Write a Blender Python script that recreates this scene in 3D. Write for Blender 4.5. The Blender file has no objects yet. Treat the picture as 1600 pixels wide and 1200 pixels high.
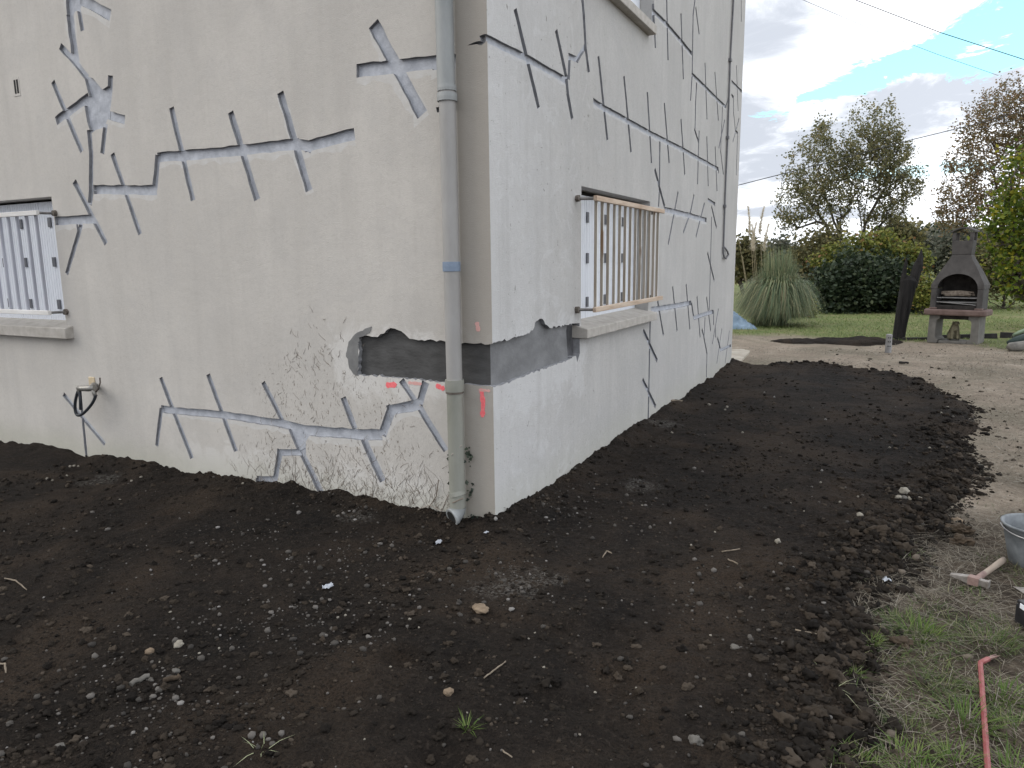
import bpy, math, random
import numpy as np
from mathutils import Vector, Matrix, geometry, noise as mnoise

random.seed(7)
rng = np.random.default_rng(7)
SC = bpy.context.scene
COL = SC.collection
rad = math.radians

# ------------------------------------------------------------------ camera
F = 1122.565                      # focal length in pixels of the 1600 x 1200 photograph
R = np.array([[0.8875898113, 0.4604805304, -0.0119167113],
              [0.0673536007, -0.1553313167, -0.9855636329],
              [-0.4556839028, 0.8739736056, -0.1688855158]])      # rows: right, down, forward
C = np.array([2.1012029788907234, -3.779127927814995, 1.65])
cd = bpy.data.cameras.new('camera')
cam = bpy.data.objects.new('camera', cd)
COL.objects.link(cam)
cd.sensor_width = 36.0
cd.lens = F / 1600 * 36
cd.clip_start = 0.05
cd.clip_end = 3000
cam.matrix_world = Matrix(((R[0][0], -R[1][0], -R[2][0], C[0]),
                           (R[0][1], -R[1][1], -R[2][1], C[1]),
                           (R[0][2], -R[1][2], -R[2][2], C[2]),
                           (0, 0, 0, 1)))
SC.camera = cam
SC.view_settings.view_transform = 'Standard'
SC.view_settings.look = 'None'
SC.view_settings.gamma = 1
SC.view_settings.exposure = 0.48
SC.render.resolution_x, SC.render.resolution_y = 1024, 768


def ray(x, y):
    return R.T @ np.array([(x - 800) / F, (y - 600) / F, 1.0])


def wl(x, y, o=0.0):              # a point of the left facade (plane y = -o)
    d = ray(x, y)
    p = C + d * ((-o - C[1]) / d[1])
    return float(p[0]), float(p[2])


def wr(x, y, o=0.0):              # a point of the right facade (plane x = o)
    d = ray(x, y)
    p = C + d * ((o - C[0]) / d[0])
    return float(p[1]), float(p[2])


def gr(x, y, z=0.0):              # a point of the ground
    d = ray(x, y)
    p = C + d * ((z - C[2]) / d[2])
    return float(p[0]), float(p[1])


def at(x, y, depth):              # a point at a distance along the view
    return C + ray(x, y) * depth


# ------------------------------------------------------------------ light and sky
SUN_EL, SUN_AZ = 36.0, 238.0      # azimuth clockwise from +Y
sd = Vector((math.sin(rad(SUN_AZ)) * math.cos(rad(SUN_EL)), math.cos(rad(SUN_AZ)) * math.cos(rad(SUN_EL)), math.sin(rad(SUN_EL))))
sl = bpy.data.lights.new('sun', 'SUN')
sl.energy = 1.1
sl.angle = rad(38)
sl.color = (1.0, 0.95, 0.88)
so = bpy.data.objects.new('sun', sl)
so.rotation_euler = sd.to_track_quat('Z', 'Y').to_euler()
COL.objects.link(so)

W = bpy.data.worlds.new('World')
SC.world = W
W.use_nodes = True
nt = W.node_tree
nt.nodes.clear()


def N(t, kind, **kw):
    n = t.nodes.new(kind)
    for k, v in kw.items():
        if k in n.inputs.keys() if hasattr(n.inputs, 'keys') else False:
            n.inputs[k].default_value = v
        else:
            setattr(n, k, v)
    return n


def math_node(t, op, a, b=None, c=None, clamp=False):
    n = t.nodes.new('ShaderNodeMath')
    n.operation = op
    n.use_clamp = clamp
    for i, v in enumerate((a, b, c)):
        if v is None:
            continue
        if isinstance(v, (int, float)):
            n.inputs[i].default_value = v
        else:
            t.links.new(v, n.inputs[i])
    return n.outputs[0]


def dot_node(t, v, d):
    n = t.nodes.new('ShaderNodeVectorMath')
    n.operation = 'DOT_PRODUCT'
    t.links.new(v, n.inputs[0])
    n.inputs[1].default_value = tuple(d)
    return n.outputs['Value']


def mix_col(t, f, a, b, mode='MIX'):
    n = t.nodes.new('ShaderNodeMix')
    n.data_type = 'RGBA'
    n.blend_type = mode
    for s, v in ((n.inputs[0], f), (n.inputs[6], a), (n.inputs[7], b)):
        if isinstance(v, (int, float)):
            s.default_value = v
        elif isinstance(v, tuple):
            s.default_value = v if len(v) == 4 else (*v, 1)
        else:
            t.links.new(v, s)
    return n.outputs[2]


def noise_node(t, vec, scale, detail=5, rough=0.55, dist=0.0):
    n = t.nodes.new('ShaderNodeTexNoise')
    n.inputs['Scale'].default_value = scale
    n.inputs['Detail'].default_value = detail
    n.inputs['Roughness'].default_value = rough
    n.inputs['Distortion'].default_value = dist
    if vec is not None:
        t.links.new(vec, n.inputs['Vector'])
    return n.outputs['Fac']


def ramp(t, f, stops, interp='LINEAR'):
    n = t.nodes.new('ShaderNodeValToRGB')
    n.color_ramp.interpolation = interp
    el = n.color_ramp.elements
    while len(el) < len(stops):
        el.new(0.5)
    for e, (p, c) in zip(el, stops):
        e.position = p
        e.color = (c, c, c, 1) if isinstance(c, (int, float)) else (*c, 1)
    t.links.new(f, n.inputs[0])
    return n.outputs[0]


def maprange(t, v, a, b, c=0.0, d=1.0, smooth=True):
    n = t.nodes.new('ShaderNodeMapRange')
    n.interpolation_type = 'SMOOTHSTEP' if smooth else 'LINEAR'
    for i, x in enumerate((v, a, b, c, d)):
        if isinstance(x, (int, float)):
            n.inputs[i].default_value = x
        else:
            t.links.new(x, n.inputs[i])
    return n.outputs[0]


sky = nt.nodes.new('ShaderNodeTexSky')
sky.sky_type = 'NISHITA'
sky.sun_disc = False
sky.sun_elevation = rad(SUN_EL)
sky.sun_rotation = rad(SUN_AZ)
tc = nt.nodes.new('ShaderNodeTexCoord')
D = tc.outputs['Generated']
sep = nt.nodes.new('ShaderNodeSeparateXYZ')
nt.links.new(D, sep.inputs[0])
# clouds: flattened dome coordinates so that banks stretch towards the horizon
den = math_node(nt, 'ADD', math_node(nt, 'MAXIMUM', sep.outputs[2], 0.0), 0.16)
cmb = nt.nodes.new('ShaderNodeCombineXYZ')
nt.links.new(math_node(nt, 'DIVIDE', sep.outputs[0], den), cmb.inputs[0])
nt.links.new(math_node(nt, 'DIVIDE', sep.outputs[1], den), cmb.inputs[1])
cv = cmb.outputs[0]
n1 = noise_node(nt, cv, 1.25, 8, 0.58, 0.4)
n2 = noise_node(nt, cv, 4.6, 10, 0.66, 0.5)


def patch(px, py, rx, ry, ang, soft=0.9, wob=1.5):
    """an elongated patch of the sky round a direction"""
    d0 = ray(px, py)
    d0 = d0 / np.linalg.norm(d0)
    ca, sa = math.cos(rad(ang)), math.sin(rad(ang))
    e1 = ray(px + ca * 10, py + sa * 10)
    e1 = e1 / np.linalg.norm(e1) - d0
    e1 /= np.linalg.norm(e1)
    e2 = np.cross(d0, e1)
    a = math_node(nt, 'DIVIDE', dot_node(nt, D, e1), rx / F)
    b = math_node(nt, 'DIVIDE', dot_node(nt, D, e2), ry / F)
    # offset by the noise so that the edge is ragged
    q = math_node(nt, 'ADD', math_node(nt, 'POWER', a, 2.0), math_node(nt, 'POWER', b, 2.0))
    q = math_node(nt, 'ADD', q, math_node(nt, 'MULTIPLY', math_node(nt, 'SUBTRACT', n2, 0.5), wob * 3))
    front = math_node(nt, 'GREATER_THAN', dot_node(nt, D, d0), 0.2)
    return math_node(nt, 'MULTIPLY', maprange(nt, q, 1 + soft, 1 - soft), front)


blue = math_node(nt, 'MAXIMUM', patch(1425, 98, 160, 19, -19, 0.2, 1.9), patch(1600, 38, 110, 38, -22, 0.2, 1.9))
blue = math_node(nt, 'MAXIMUM', blue, math_node(nt, 'MULTIPLY', patch(1420, 268, 80, 9, -4, 0.6, 1.6), 0.5))
grey = patch(1200, 40, 70, 46, -25, 0.9, 1.0)
for p in ((1290, 228, 210, 34, -14), (1450, 150, 150, 34, -8), (1190, 268, 110, 16, 0), (1250, 332, 130, 10, 2), (1120, 200, 100, 60, 0)):
    grey = math_node(nt, 'MAXIMUM', grey, patch(*p, 0.8, 1.2))
greyb = ramp(nt, n1, ((0.46, 0.0), (0.62, 1.0)))
low = maprange(nt, sep.outputs[2], -0.05, 0.05)
# the part of the sky dome outside the picture carries broken grey cloud
away = maprange(nt, dot_node(nt, D, ray(1400, 200) / np.linalg.norm(ray(1400, 200))), 0.86, 0.6)
grey = math_node(nt, 'MAXIMUM', grey, math_node(nt, 'MULTIPLY', greyb, away))
cloud = mix_col(nt, grey, (11.2, 11.5, 12.0), (5.0, 5.35, 6.0))
bright = math_node(nt, 'ADD', 0.93, math_node(nt, 'MULTIPLY', dot_node(nt, D, (0.86, 0.3, 0.2)), 0.42))
bright = math_node(nt, 'MAXIMUM', bright, 0.5)
vm = nt.nodes.new('ShaderNodeVectorMath')
vm.operation = 'SCALE'
nt.links.new(cloud, vm.inputs[0])
nt.links.new(bright, vm.inputs['Scale'])
skyb = nt.nodes.new('ShaderNodeVectorMath')
skyb.operation = 'MULTIPLY_ADD'
nt.links.new(sky.outputs[0], skyb.inputs[0])
skyb.inputs[1].default_value = (0.9, 0.9, 0.9)
skyb.inputs[2].default_value = (2.4, 6.3, 6.9)
wc = mix_col(nt, blue, vm.outputs[0], skyb.outputs[0])
bg = nt.nodes.new('ShaderNodeBackground')
bg.inputs['Strength'].default_value = 0.1
nt.links.new(wc, bg.inputs['Color'])
wo = nt.nodes.new('ShaderNodeOutputWorld')
nt.links.new(bg.outputs[0], wo.inputs[0])

# ------------------------------------------------------------------ materials


class Mat:
    def __init__(s, name, rough=0.85, metal=0.0, spec=0.35):
        s.m = bpy.data.materials.new(name)
        s.m.use_nodes = True
        s.t = s.m.node_tree
        s.b = s.t.nodes['Principled BSDF']
        s.b.inputs['Roughness'].default_value = rough
        s.b.inputs['Metallic'].default_value = metal
        s.b.inputs['Specular IOR Level'].default_value = spec
        s.tc = s.t.nodes.new('ShaderNodeTexCoord')
        s.P = s.tc.outputs['Object']

    def noise(s, scale, detail=5, rough=0.55, dist=0.0, stretch=None):
        v = s.P
        if stretch:
            mp = s.t.nodes.new('ShaderNodeMapping')
            mp.inputs['Scale'].default_value = stretch
            s.t.links.new(v, mp.inputs[0])
            v = mp.outputs[0]
        return noise_node(s.t, v, scale, detail, rough, dist)

    def color(s, c):
        if isinstance(c, tuple):
            s.b.inputs['Base Color'].default_value = (*c, 1)
        else:
            s.t.links.new(c, s.b.inputs['Base Color'])
        s.c = c
        return s

    def bump(s, h, strength=0.3, dist=0.01):
        n = s.t.nodes.new('ShaderNodeBump')
        n.inputs['Strength'].default_value = strength
        n.inputs['Distance'].default_value = dist
        s.t.links.new(h, n.inputs['Height'])
        s.t.links.new(n.outputs[0], s.b.inputs['Normal'])
        return s

    def xyz(s):
        n = s.t.nodes.new('ShaderNodeSeparateXYZ')
        s.t.links.new(s.P, n.inputs[0])
        return n.outputs

    def island(s):
        g = s.t.nodes.new('ShaderNodeNewGeometry')
        return g.outputs['Random Per Island']

    def translucent(s, f=0.35):
        tr = s.t.nodes.new('ShaderNodeBsdfTranslucent')
        if isinstance(s.c, tuple):
            tr.inputs[0].default_value = (*s.c, 1)
        else:
            s.t.links.new(s.c, tr.inputs[0])
        mx = s.t.nodes.new('ShaderNodeMixShader')
        mx.inputs[0].default_value = f
        out = s.t.nodes['Material Output']
        s.t.links.new(s.b.outputs[0], mx.inputs[1])
        s.t.links.new(tr.outputs[0], mx.inputs[2])
        s.t.links.new(mx.outputs[0], out.inputs[0])
        return s


def mottled(name, c1, c2, scale=6, rough=0.85, bscale=60, bump=0.3, bdist=0.004, detail=6, metal=0.0, spec=0.3, stretch=None):
    m = Mat(name, rough, metal, spec)
    m.color(ramp(m.t, m.noise(scale, detail, 0.6, 0.2, stretch), ((0.3, c1), (0.7, c2))))
    m.bump(m.noise(bscale, 5, 0.6, 0, stretch), bump, bdist)
    return m


def by_island(name, stops, rough=0.8, trans=0.0, spec=0.25, bump=0):
    m = Mat(name, rough, 0, spec)
    m.color(ramp(m.t, m.island(), stops))
    if bump:
        m.bump(m.noise(220, 3), bump, 0.003)
    if trans:
        m.translucent(trans)
    return m


def render_wall(name, base, pale, left):
    """rough-cast facade: sprayed grain, weather streaks, pale lime bloom round the repairs and at the foot"""
    m = Mat(name, 0.9, 0, 0.2)
    t = m.t
    x, y, z = m.xyz()
    u = x if left else y
    big = m.noise(0.9, 6, 0.6, 0.5)
    c = ramp(t, big, ((0.3, tuple(v * 0.90 for v in base)), (0.7, tuple(v * 1.06 for v in base))))
    c = mix_col(t, math_node(t, 'MULTIPLY', ramp(t, m.noise(2.6, 7, 0.66, 0.8), ((0.45, 0.0), (0.62, 1.0))), 0.35), c, tuple(v * k for v, k in zip(base, (0.86, 0.87, 0.89))))
    streak = m.noise(3.2, 6, 0.62, 0.3, (1.6, 1.6, 0.16))
    c = mix_col(t, math_node(t, 'MULTIPLY', ramp(t, streak, ((0.45, 0.0), (0.72, 1.0))), 0.42), c, tuple(v * 0.80 for v in base), 'MIX')
    fine = m.noise(38, 6, 0.7)
    c = mix_col(t, math_node(t, 'MULTIPLY', ramp(t, fine, ((0.48, 0.0), (0.72, 1.0))), 0.34), c, tuple(v * 0.72 for v in base))
    bl = m.noise(5.5, 8, 0.68, 0.9)
    if left:
        # bloom around the mortared belt, ragged
        dx = math_node(t, 'ABSOLUTE', math_node(t, 'ADD', u, 0.62))
        dz = math_node(t, 'ABSOLUTE', math_node(t, 'SUBTRACT', z, 0.98))
        dd = math_node(t, 'MAXIMUM', math_node(t, 'SUBTRACT', dx, 0.5), math_node(t, 'SUBTRACT', dz, 0.1))
        dd = math_node(t, 'ADD', dd, math_node(t, 'MULTIPLY', math_node(t, 'SUBTRACT', bl, 0.5), 0.75))
        mk = math_node(t, 'MULTIPLY', maprange(t, dd, 0.17, 0.02), 0.62)
        c = mix_col(t, mk, c, pale)
        fo = math_node(t, 'ADD', math_node(t, 'MULTIPLY', z, 1.3), math_node(t, 'MULTIPLY', math_node(t, 'SUBTRACT', bl, 0.5), 1.3))
        inr = math_node(t, 'MULTIPLY', maprange(t, u, -3.3, -2.5), maprange(t, u, -0.25, -0.5))
        mk = math_node(t, 'MULTIPLY', math_node(t, 'MULTIPLY', maprange(t, fo, 0.36, 0.18), inr), 0.5)
        c = mix_col(t, mk, c, pale)
        # moss-tinged foot
        mk = math_node(t, 'MULTIPLY', maprange(t, math_node(t, 'ADD', z, math_node(t, 'MULTIPLY', big, 0.2)), 0.36, 0.1), 0.3)
        c = mix_col(t, mk, c, (0.34, 0.35, 0.24))
        # dark lichen pin-points left by the ivy
        sp = m.noise(55, 3, 0.7, 0.8, (1.3, 1.3, 0.5))
        zone = maprange(t, math_node(t, 'ADD', math_node(t, 'ABSOLUTE', math_node(t, 'ADD', u, 1.3)), math_node(t, 'MULTIPLY', bl, 0.8)), 1.45, 0.8)
        zone = math_node(t, 'MULTIPLY', zone, maprange(t, z, 1.15, 0.7))
        mk = math_node(t, 'MULTIPLY', ramp(t, sp, ((0.60, 0.0), (0.64, 1.0))), zone)
        c = mix_col(t, math_node(t, 'MULTIPLY', mk, 0.8), c, (0.13, 0.10, 0.07))
        # downpipe's shade on the smooth corner strip, put into the wall colour as brown
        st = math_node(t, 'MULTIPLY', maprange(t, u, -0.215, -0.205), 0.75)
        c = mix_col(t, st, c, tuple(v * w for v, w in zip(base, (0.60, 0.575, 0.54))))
    else:
        near = maprange(t, math_node(t, 'ADD', u, math_node(t, 'MULTIPLY', bl, 1.5)), 2.3, 0.7)
        c = mix_col(t, math_node(t, 'MULTIPLY', near, 0.55), c, pale)
        dz = math_node(t, 'ABSOLUTE', math_node(t, 'SUBTRACT', z, 0.95))
        dd = math_node(t, 'ADD', math_node(t, 'MAXIMUM', math_node(t, 'SUBTRACT', dz, 0.15), math_node(t, 'SUBTRACT', u, 1.35)), math_node(t, 'MULTIPLY', math_node(t, 'SUBTRACT', bl, 0.5), 0.8))
        c = mix_col(t, math_node(t, 'MULTIPLY', maprange(t, dd, 0.2, 0.03), 0.5), c, pale)
        mk = math_node(t, 'MULTIPLY', maprange(t, math_node(t, 'ADD', z, math_node(t, 'MULTIPLY', big, 0.3)), 0.5, 0.15), 0.28)
        c = mix_col(t, mk, c, (0.42, 0.42, 0.33))
        sp = m.noise(26, 3, 0.75, 0.6, (1.0, 1.0, 0.7))
        mk = ramp(t, sp, ((0.665, 0.0), (0.69, 1.0)))
        c = mix_col(t, math_node(t, 'MULTIPLY', mk, math_node(t, 'MULTIPLY', maprange(t, u, 3.2, 1.0), 0.7)), c, (0.16, 0.15, 0.13))
        rs = m.noise(7.5, 5, 0.6, 0.2, (1, 1, 0.06))
        c = mix_col(t, math_node(t, 'MULTIPLY', ramp(t, rs, ((0.52, 0.0), (0.68, 1.0))), 0.30), c, tuple(v * 0.80 for v in base))
        fl = m.noise(4.2, 9, 0.72, 1.2)
        c = mix_col(t, math_node(t, 'MULTIPLY', ramp(t, fl, ((0.56, 0.0), (0.60, 1.0))), math_node(t, 'MULTIPLY', maprange(t, u, 3.0, 0.5), 0.32)), c, pale)
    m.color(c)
    g1 = m.noise(150 if left else 110, 3, 0.75)
    g2 = m.noise(14, 5, 0.6)
    m.bump(math_node(t, 'ADD', g1, math_node(t, 'MULTIPLY', g2, 1.2)), 0.5 if left else 0.8, 0.006)
    return m


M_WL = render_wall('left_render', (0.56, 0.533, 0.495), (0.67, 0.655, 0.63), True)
M_WR = render_wall('right_render', (0.488, 0.478, 0.462), (0.60, 0.60, 0.60), False)
M_MORTAR = mottled('groove_mortar', (0.34, 0.357, 0.395), (0.52, 0.54, 0.585), 16, 0.8, 70, 0.5, 0.006)
M_EDGE = mottled('cut_render_edge', (0.20, 0.20, 0.21), (0.32, 0.325, 0.34), 20, 0.9, 90, 0.5, 0.004)
M_WETL = mottled('wet_belt_mortar', (0.050, 0.049, 0.048), (0.098, 0.097, 0.096), 7, 0.62, 30, 0.45, 0.007, stretch=(1, 1, 2.2))
M_WETR = mottled('drying_belt_mortar', (0.135, 0.137, 0.142), (0.215, 0.218, 0.224), 5, 0.55, 26, 0.4, 0.006, stretch=(1, 1, 1.8))
M_WETD = mottled('dark_wet_mortar', (0.03, 0.03, 0.032), (0.13, 0.13, 0.14), 7, 0.6, 40, 0.4, 0.006)
M_SMEAR = mottled('mortar_smear', (0.15, 0.15, 0.15), (0.24, 0.24, 0.235), 9, 0.85, 60, 0.3, 0.003)
M_SILL = mottled('concrete_sill', (0.36, 0.335, 0.30), (0.50, 0.475, 0.44), 12, 0.9, 90, 0.5, 0.003)
M_PVC = mottled('white_shutter', (0.74, 0.77, 0.83), (0.80, 0.83, 0.88), 3, 0.45, 30, 0.05, 0.002)
M_HINGE = mottled('grey_hinge', (0.13, 0.135, 0.15), (0.20, 0.205, 0.22), 20, 0.5, 90, 0.2, 0.002, metal=0.3)
M_IRON = mottled('weathered_iron', (0.13, 0.13, 0.13), (0.25, 0.235, 0.22), 30, 0.6, 120, 0.3, 0.002, metal=0.4)
M_RUST = mottled('rust', (0.08, 0.07, 0.06), (0.17, 0.145, 0.125), 40, 0.8, 120, 0.4, 0.003)
M_RAILW = mottled('bare_tan_rail', (0.38, 0.27, 0.19), (0.62, 0.52, 0.42), 22, 0.75, 60, 0.3, 0.002, stretch=(1, 0.12, 1))
M_RAILP = mottled('painted_pale_rail', (0.62, 0.60, 0.57), (0.78, 0.77, 0.76), 18, 0.65, 60, 0.3, 0.002, stretch=(0.15, 1, 1))
M_PARP = mottled('grey_slat', (0.34, 0.35, 0.40), (0.48, 0.49, 0.55), 9, 0.65, 60, 0.25, 0.002, stretch=(1, 1, 0.15))
M_DARK = mottled('dark_hole', (0.012, 0.012, 0.012), (0.025, 0.024, 0.022), 20)
M_ROOF = mottled('roof_tile', (0.20, 0.09, 0.06), (0.32, 0.15, 0.10), 9, 0.85, 30, 0.4, 0.01)


def slat_mat():
    m = Mat('weathered_slat', 0.75, 0, 0.25)
    grain = m.noise(16, 6, 0.65, 0.3, (1, 1, 0.12))
    c = ramp(m.t, grain, ((0.3, (0.25, 0.20, 0.145)), (0.6, (0.38, 0.34, 0.285)), (0.8, (0.50, 0.48, 0.45))))
    g = m.t.nodes.new('ShaderNodeNewGeometry')
    ed = math_node(m.t, 'GREATER_THAN', dot_node(m.t, g.outputs['True Normal'], (1, 0, 0)), 0.5)
    c = mix_col(m.t, math_node(m.t, 'MULTIPLY', ed, 0.85), c, (0.80, 0.80, 0.80))   # pale front edge, its lit look put into the colour
    k = m.noise(5, 2, 0.5, 0.5, (1, 1, 0.35))
    c = mix_col(m.t, math_node(m.t, 'MULTIPLY', ramp(m.t, k, ((0.66, 0.0), (0.70, 1.0))), 0.7), c, (0.20, 0.11, 0.05))
    m.color(c)
    m.bump(grain, 0.2, 0.002)
    return m


M_SLAT = slat_mat()
M_PIPE_T = mottled('zinc_pipe', (0.25, 0.265, 0.265), (0.36, 0.372, 0.37), 7, 0.55, 40, 0.2, 0.002, metal=0.1, stretch=(1, 1, 0.3))
M_PIPE_M = mottled('cream_grey_pipe', (0.285, 0.275, 0.26), (0.385, 0.378, 0.37), 6, 0.55, 50, 0.2, 0.002, stretch=(1, 1, 0.3))
M_PIPE_B = mottled('stained_grey_pipe', (0.225, 0.228, 0.195), (0.33, 0.332, 0.295), 5, 0.6, 50, 0.25, 0.002, stretch=(1, 1, 0.35))
M_BLUE = mottled('blue_grey_band', (0.17, 0.22, 0.30), (0.25, 0.31, 0.40), 20, 0.5, 60, 0.15, 0.002)
M_PINK = mottled('pink_spray_paint', (0.85, 0.13, 0.15), (0.92, 0.24, 0.25), 60, 0.7, 120, 0.2, 0.002)
M_PINKF = mottled('faded_pink_paint', (0.62, 0.34, 0.31), (0.72, 0.42, 0.39), 60, 0.8, 120, 0.2, 0.002)
M_TWIG = by_island('ivy_root', ((0.0, (0.12, 0.092, 0.07)), (0.6, (0.25, 0.21, 0.17)), (1.0, (0.38, 0.345, 0.305))), 0.9)
M_STRAW = by_island('straw', ((0.0, (0.17, 0.148, 0.115)), (0.5, (0.28, 0.25, 0.20)), (0.8, (0.11, 0.092, 0.07)), (1.0, (0.36, 0.335, 0.285))), 0.85, 0.15)
M_GRASS = by_island('grass_blade', ((0.0, (0.04, 0.068, 0.018)), (0.5, (0.072, 0.115, 0.03)), (0.8, (0.13, 0.155, 0.055)), (1.0, (0.23, 0.22, 0.12))), 0.6, 0.3)
M_GRASS2 = by_island('young_grass', ((0.0, (0.055, 0.105, 0.018)), (0.6, (0.105, 0.17, 0.034)), (1.0, (0.19, 0.23, 0.075))), 0.55, 0.3)
M_LAWN = by_island('lawn_blade', ((0.0, (0.10, 0.15, 0.055)), (0.6, (0.19, 0.25, 0.09)), (1.0, (0.31, 0.33, 0.145))), 0.6, 0.35)
M_CLOD = by_island('soil_clod', ((0.0, (0.010, 0.0085, 0.0075)), (0.55, (0.022, 0.018, 0.0145)), (0.9, (0.043, 0.034, 0.026)), (1.0, (0.068, 0.055, 0.043))), 0.95, 0, 0.12, 0.9)
M_CRUMB = by_island('brown_crumb', ((0.0, (0.02, 0.016, 0.012)), (0.6, (0.06, 0.048, 0.037)), (1.0, (0.16, 0.135, 0.11))), 0.95, 0, 0.12, 0.8)
M_GRAVEL = by_island('gravel', ((0.0, (0.03, 0.027, 0.024)), (0.6, (0.075, 0.068, 0.06)), (0.9, (0.125, 0.115, 0.105)), (1.0, (0.22, 0.21, 0.20))), 0.85, 0, 0.3, 0.3)
M_STONE = mottled('pale_stone', (0.17, 0.155, 0.125), (0.32, 0.295, 0.25), 30, 0.85, 90, 0.5, 0.004)
M_STONEG = mottled('grey_stone', (0.075, 0.07, 0.062), (0.16, 0.15, 0.135), 30, 0.85, 90, 0.5, 0.004)
M_STONET = mottled('tan_stone', (0.13, 0.095, 0.065), (0.26, 0.20, 0.14), 25, 0.85, 90, 0.5, 0.004)
M_CLODB = mottled('brown_clod', (0.035, 0.026, 0.018), (0.09, 0.066, 0.045), 25, 0.95, 60, 0.8, 0.01)
M_WHITE = mottled('white_scrap', (0.34, 0.36, 0.40), (0.50, 0.52, 0.56), 20, 0.6)

# ------------------------------------------------------------------ mesh helpers


class MB:
    def __init__(s):
        s.v, s.f = [], []

    def add(s, vs, fs):
        o = len(s.v)
        s.v.extend([tuple(map(float, p)) for p in vs])
        s.f.extend([tuple(i + o for i in f) for f in fs])
        return s

    def box(s, a, b, M=None):
        x0, y0, z0 = a
        x1, y1, z1 = b
        vs = [(x0, y0, z0), (x1, y0, z0), (x1, y1, z0), (x0, y1, z0), (x0, y0, z1), (x1, y0, z1), (x1, y1, z1), (x0, y1, z1)]
        if M is not None:
            vs = [tuple(M @ Vector(p)) for p in vs]
        return s.add(vs, [(0, 3, 2, 1), (4, 5, 6, 7), (0, 1, 5, 4), (1, 2, 6, 5), (2, 3, 7, 6), (3, 0, 4, 7)])

    def prism(s, poly, h0, h1, mp=lambda a, b, h: (a, b, h)):
        n = len(poly)
        vs = [mp(a, b, h0) for a, b in poly] + [mp(a, b, h1) for a, b in poly]
        return s.add(vs, [tuple(range(n))[::-1], tuple(range(n, 2 * n))] + [(i, (i + 1) % n, n + (i + 1) % n, n + i) for i in range(n)])

    def tube(s, pts, r, n=8, cap=True, flat=1.0, jit=0.0):
        pts = [Vector(p) for p in pts]
        if isinstance(r, (int, float)):
            r = [r] * len(pts)
        vs, fs = [], []
        up = None
        for i, p in enumerate(pts):
            d = (pts[min(i + 1, len(pts) - 1)] - pts[max(i - 1, 0)])
            d = d.normalized() if d.length > 1e-9 else Vector((0, 0, 1))
            if up is None:
                up = Vector((1, 0, 0)) if abs(d.x) < 0.8 else Vector((0, 1, 0))
            a = d.cross(up)
            a = a.normalized() if a.length > 1e-6 else d.orthogonal().normalized()
            up = a.cross(d).normalized()
            for k in range(n):
                t = 2 * math.pi * k / n
                q = 1 + (random.uniform(-jit, jit) if jit else 0)
                vs.append(p + (a * math.cos(t) + up * math.sin(t) * flat) * r[i] * q)
        for i in range(len(pts) - 1):
            for k in range(n):
                fs.append((i * n + k, i * n + (k + 1) % n, (i + 1) * n + (k + 1) % n, (i + 1) * n + k))
        if cap:
            fs.append(tuple(range(n))[::-1])
            fs.append(tuple(range((len(pts) - 1) * n, len(pts) * n)))
        return s.add(vs, fs)

    def lathe(s, prof, n=24, c=(0, 0, 0), closed=False):
        vs, fs = [], []
        for r_, z in prof:
            for k in range(n):
                t = 2 * math.pi * k / n
                vs.append((c[0] + r_ * math.cos(t), c[1] + r_ * math.sin(t), c[2] + z))
        m = len(prof)
        for i in range(m - 1 + (1 if closed else 0)):
            j = (i + 1) % m
            for k in range(n):
                fs.append((i * n + k, i * n + (k + 1) % n, j * n + (k + 1) % n, j * n + k))
        return s.add(vs, fs)

    def build(s, name, mat, parent=None, origin=(0, 0, 0), smooth=False, bevel=0.0):
        vs = [(p[0] - origin[0], p[1] - origin[1], p[2] - origin[2]) for p in s.v]
        me = bpy.data.meshes.new(name)
        me.from_pydata(vs, [], s.f)
        return link(name, me, mat, parent, smooth, bevel)


def link(name, me, mat, parent=None, smooth=False, bevel=0.0):
    if mat is not None:
        me.materials.append(mat.m)
    if smooth:
        me.polygons.foreach_set('use_smooth', [p.loop_total <= 4 for p in me.polygons] if len(me.polygons) < 20000 else [True] * len(me.polygons))
    me.update()
    o = bpy.data.objects.new(name, me)
    COL.objects.link(o)
    if parent is not None:
        o.parent = parent
    if bevel:
        b = o.modifiers.new('bevel', 'BEVEL')
        b.width = bevel
        b.segments = 2
        b.limit_method = 'ANGLE'
    return o


def np_mesh(name, V, quads=None, tris=None):
    """fast mesh from numpy arrays"""
    me = bpy.data.meshes.new(name)
    V = np.asarray(V, dtype=np.float32)
    parts, starts, n = [], [], 0
    for a, k in ((quads, 4), (tris, 3)):
        if a is not None and len(a):
            a = np.asarray(a, dtype=np.int32)
            parts.append(a.ravel())
            starts.append(n + np.arange(len(a)) * k)
            n += a.size
    L = np.concatenate(parts)
    S = np.concatenate(starts).astype(np.int32)
    me.vertices.add(len(V))
    me.vertices.foreach_set('co', V.ravel())
    me.loops.add(len(L))
    me.loops.foreach_set('vertex_index', L)
    me.polygons.add(len(S))
    me.polygons.foreach_set('loop_start', S)
    me.update(calc_edges=True)
    me.validate()
    return me


def tag(o, label=None, cat=None, group=None, kind=None):
    for k, v in (('label', label), ('category', cat), ('group', group), ('kind', kind)):
        if v:
            o[k] = v
    return o


def thing(name, label, cat, loc=(0, 0, 0), rz=0.0, group=None):
    o = bpy.data.objects.new(name, None)
    COL.objects.link(o)
    o.location = loc
    o.rotation_euler = (0, 0, rz)
    o.empty_display_size = 0.1
    return tag(o, label, cat, group)


def copy_tree(o, parent=None):
    c = o.copy()
    COL.objects.link(c)
    c.parent = parent
    for ch in list(o.children):
        copy_tree(ch, c)
    return c


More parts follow.
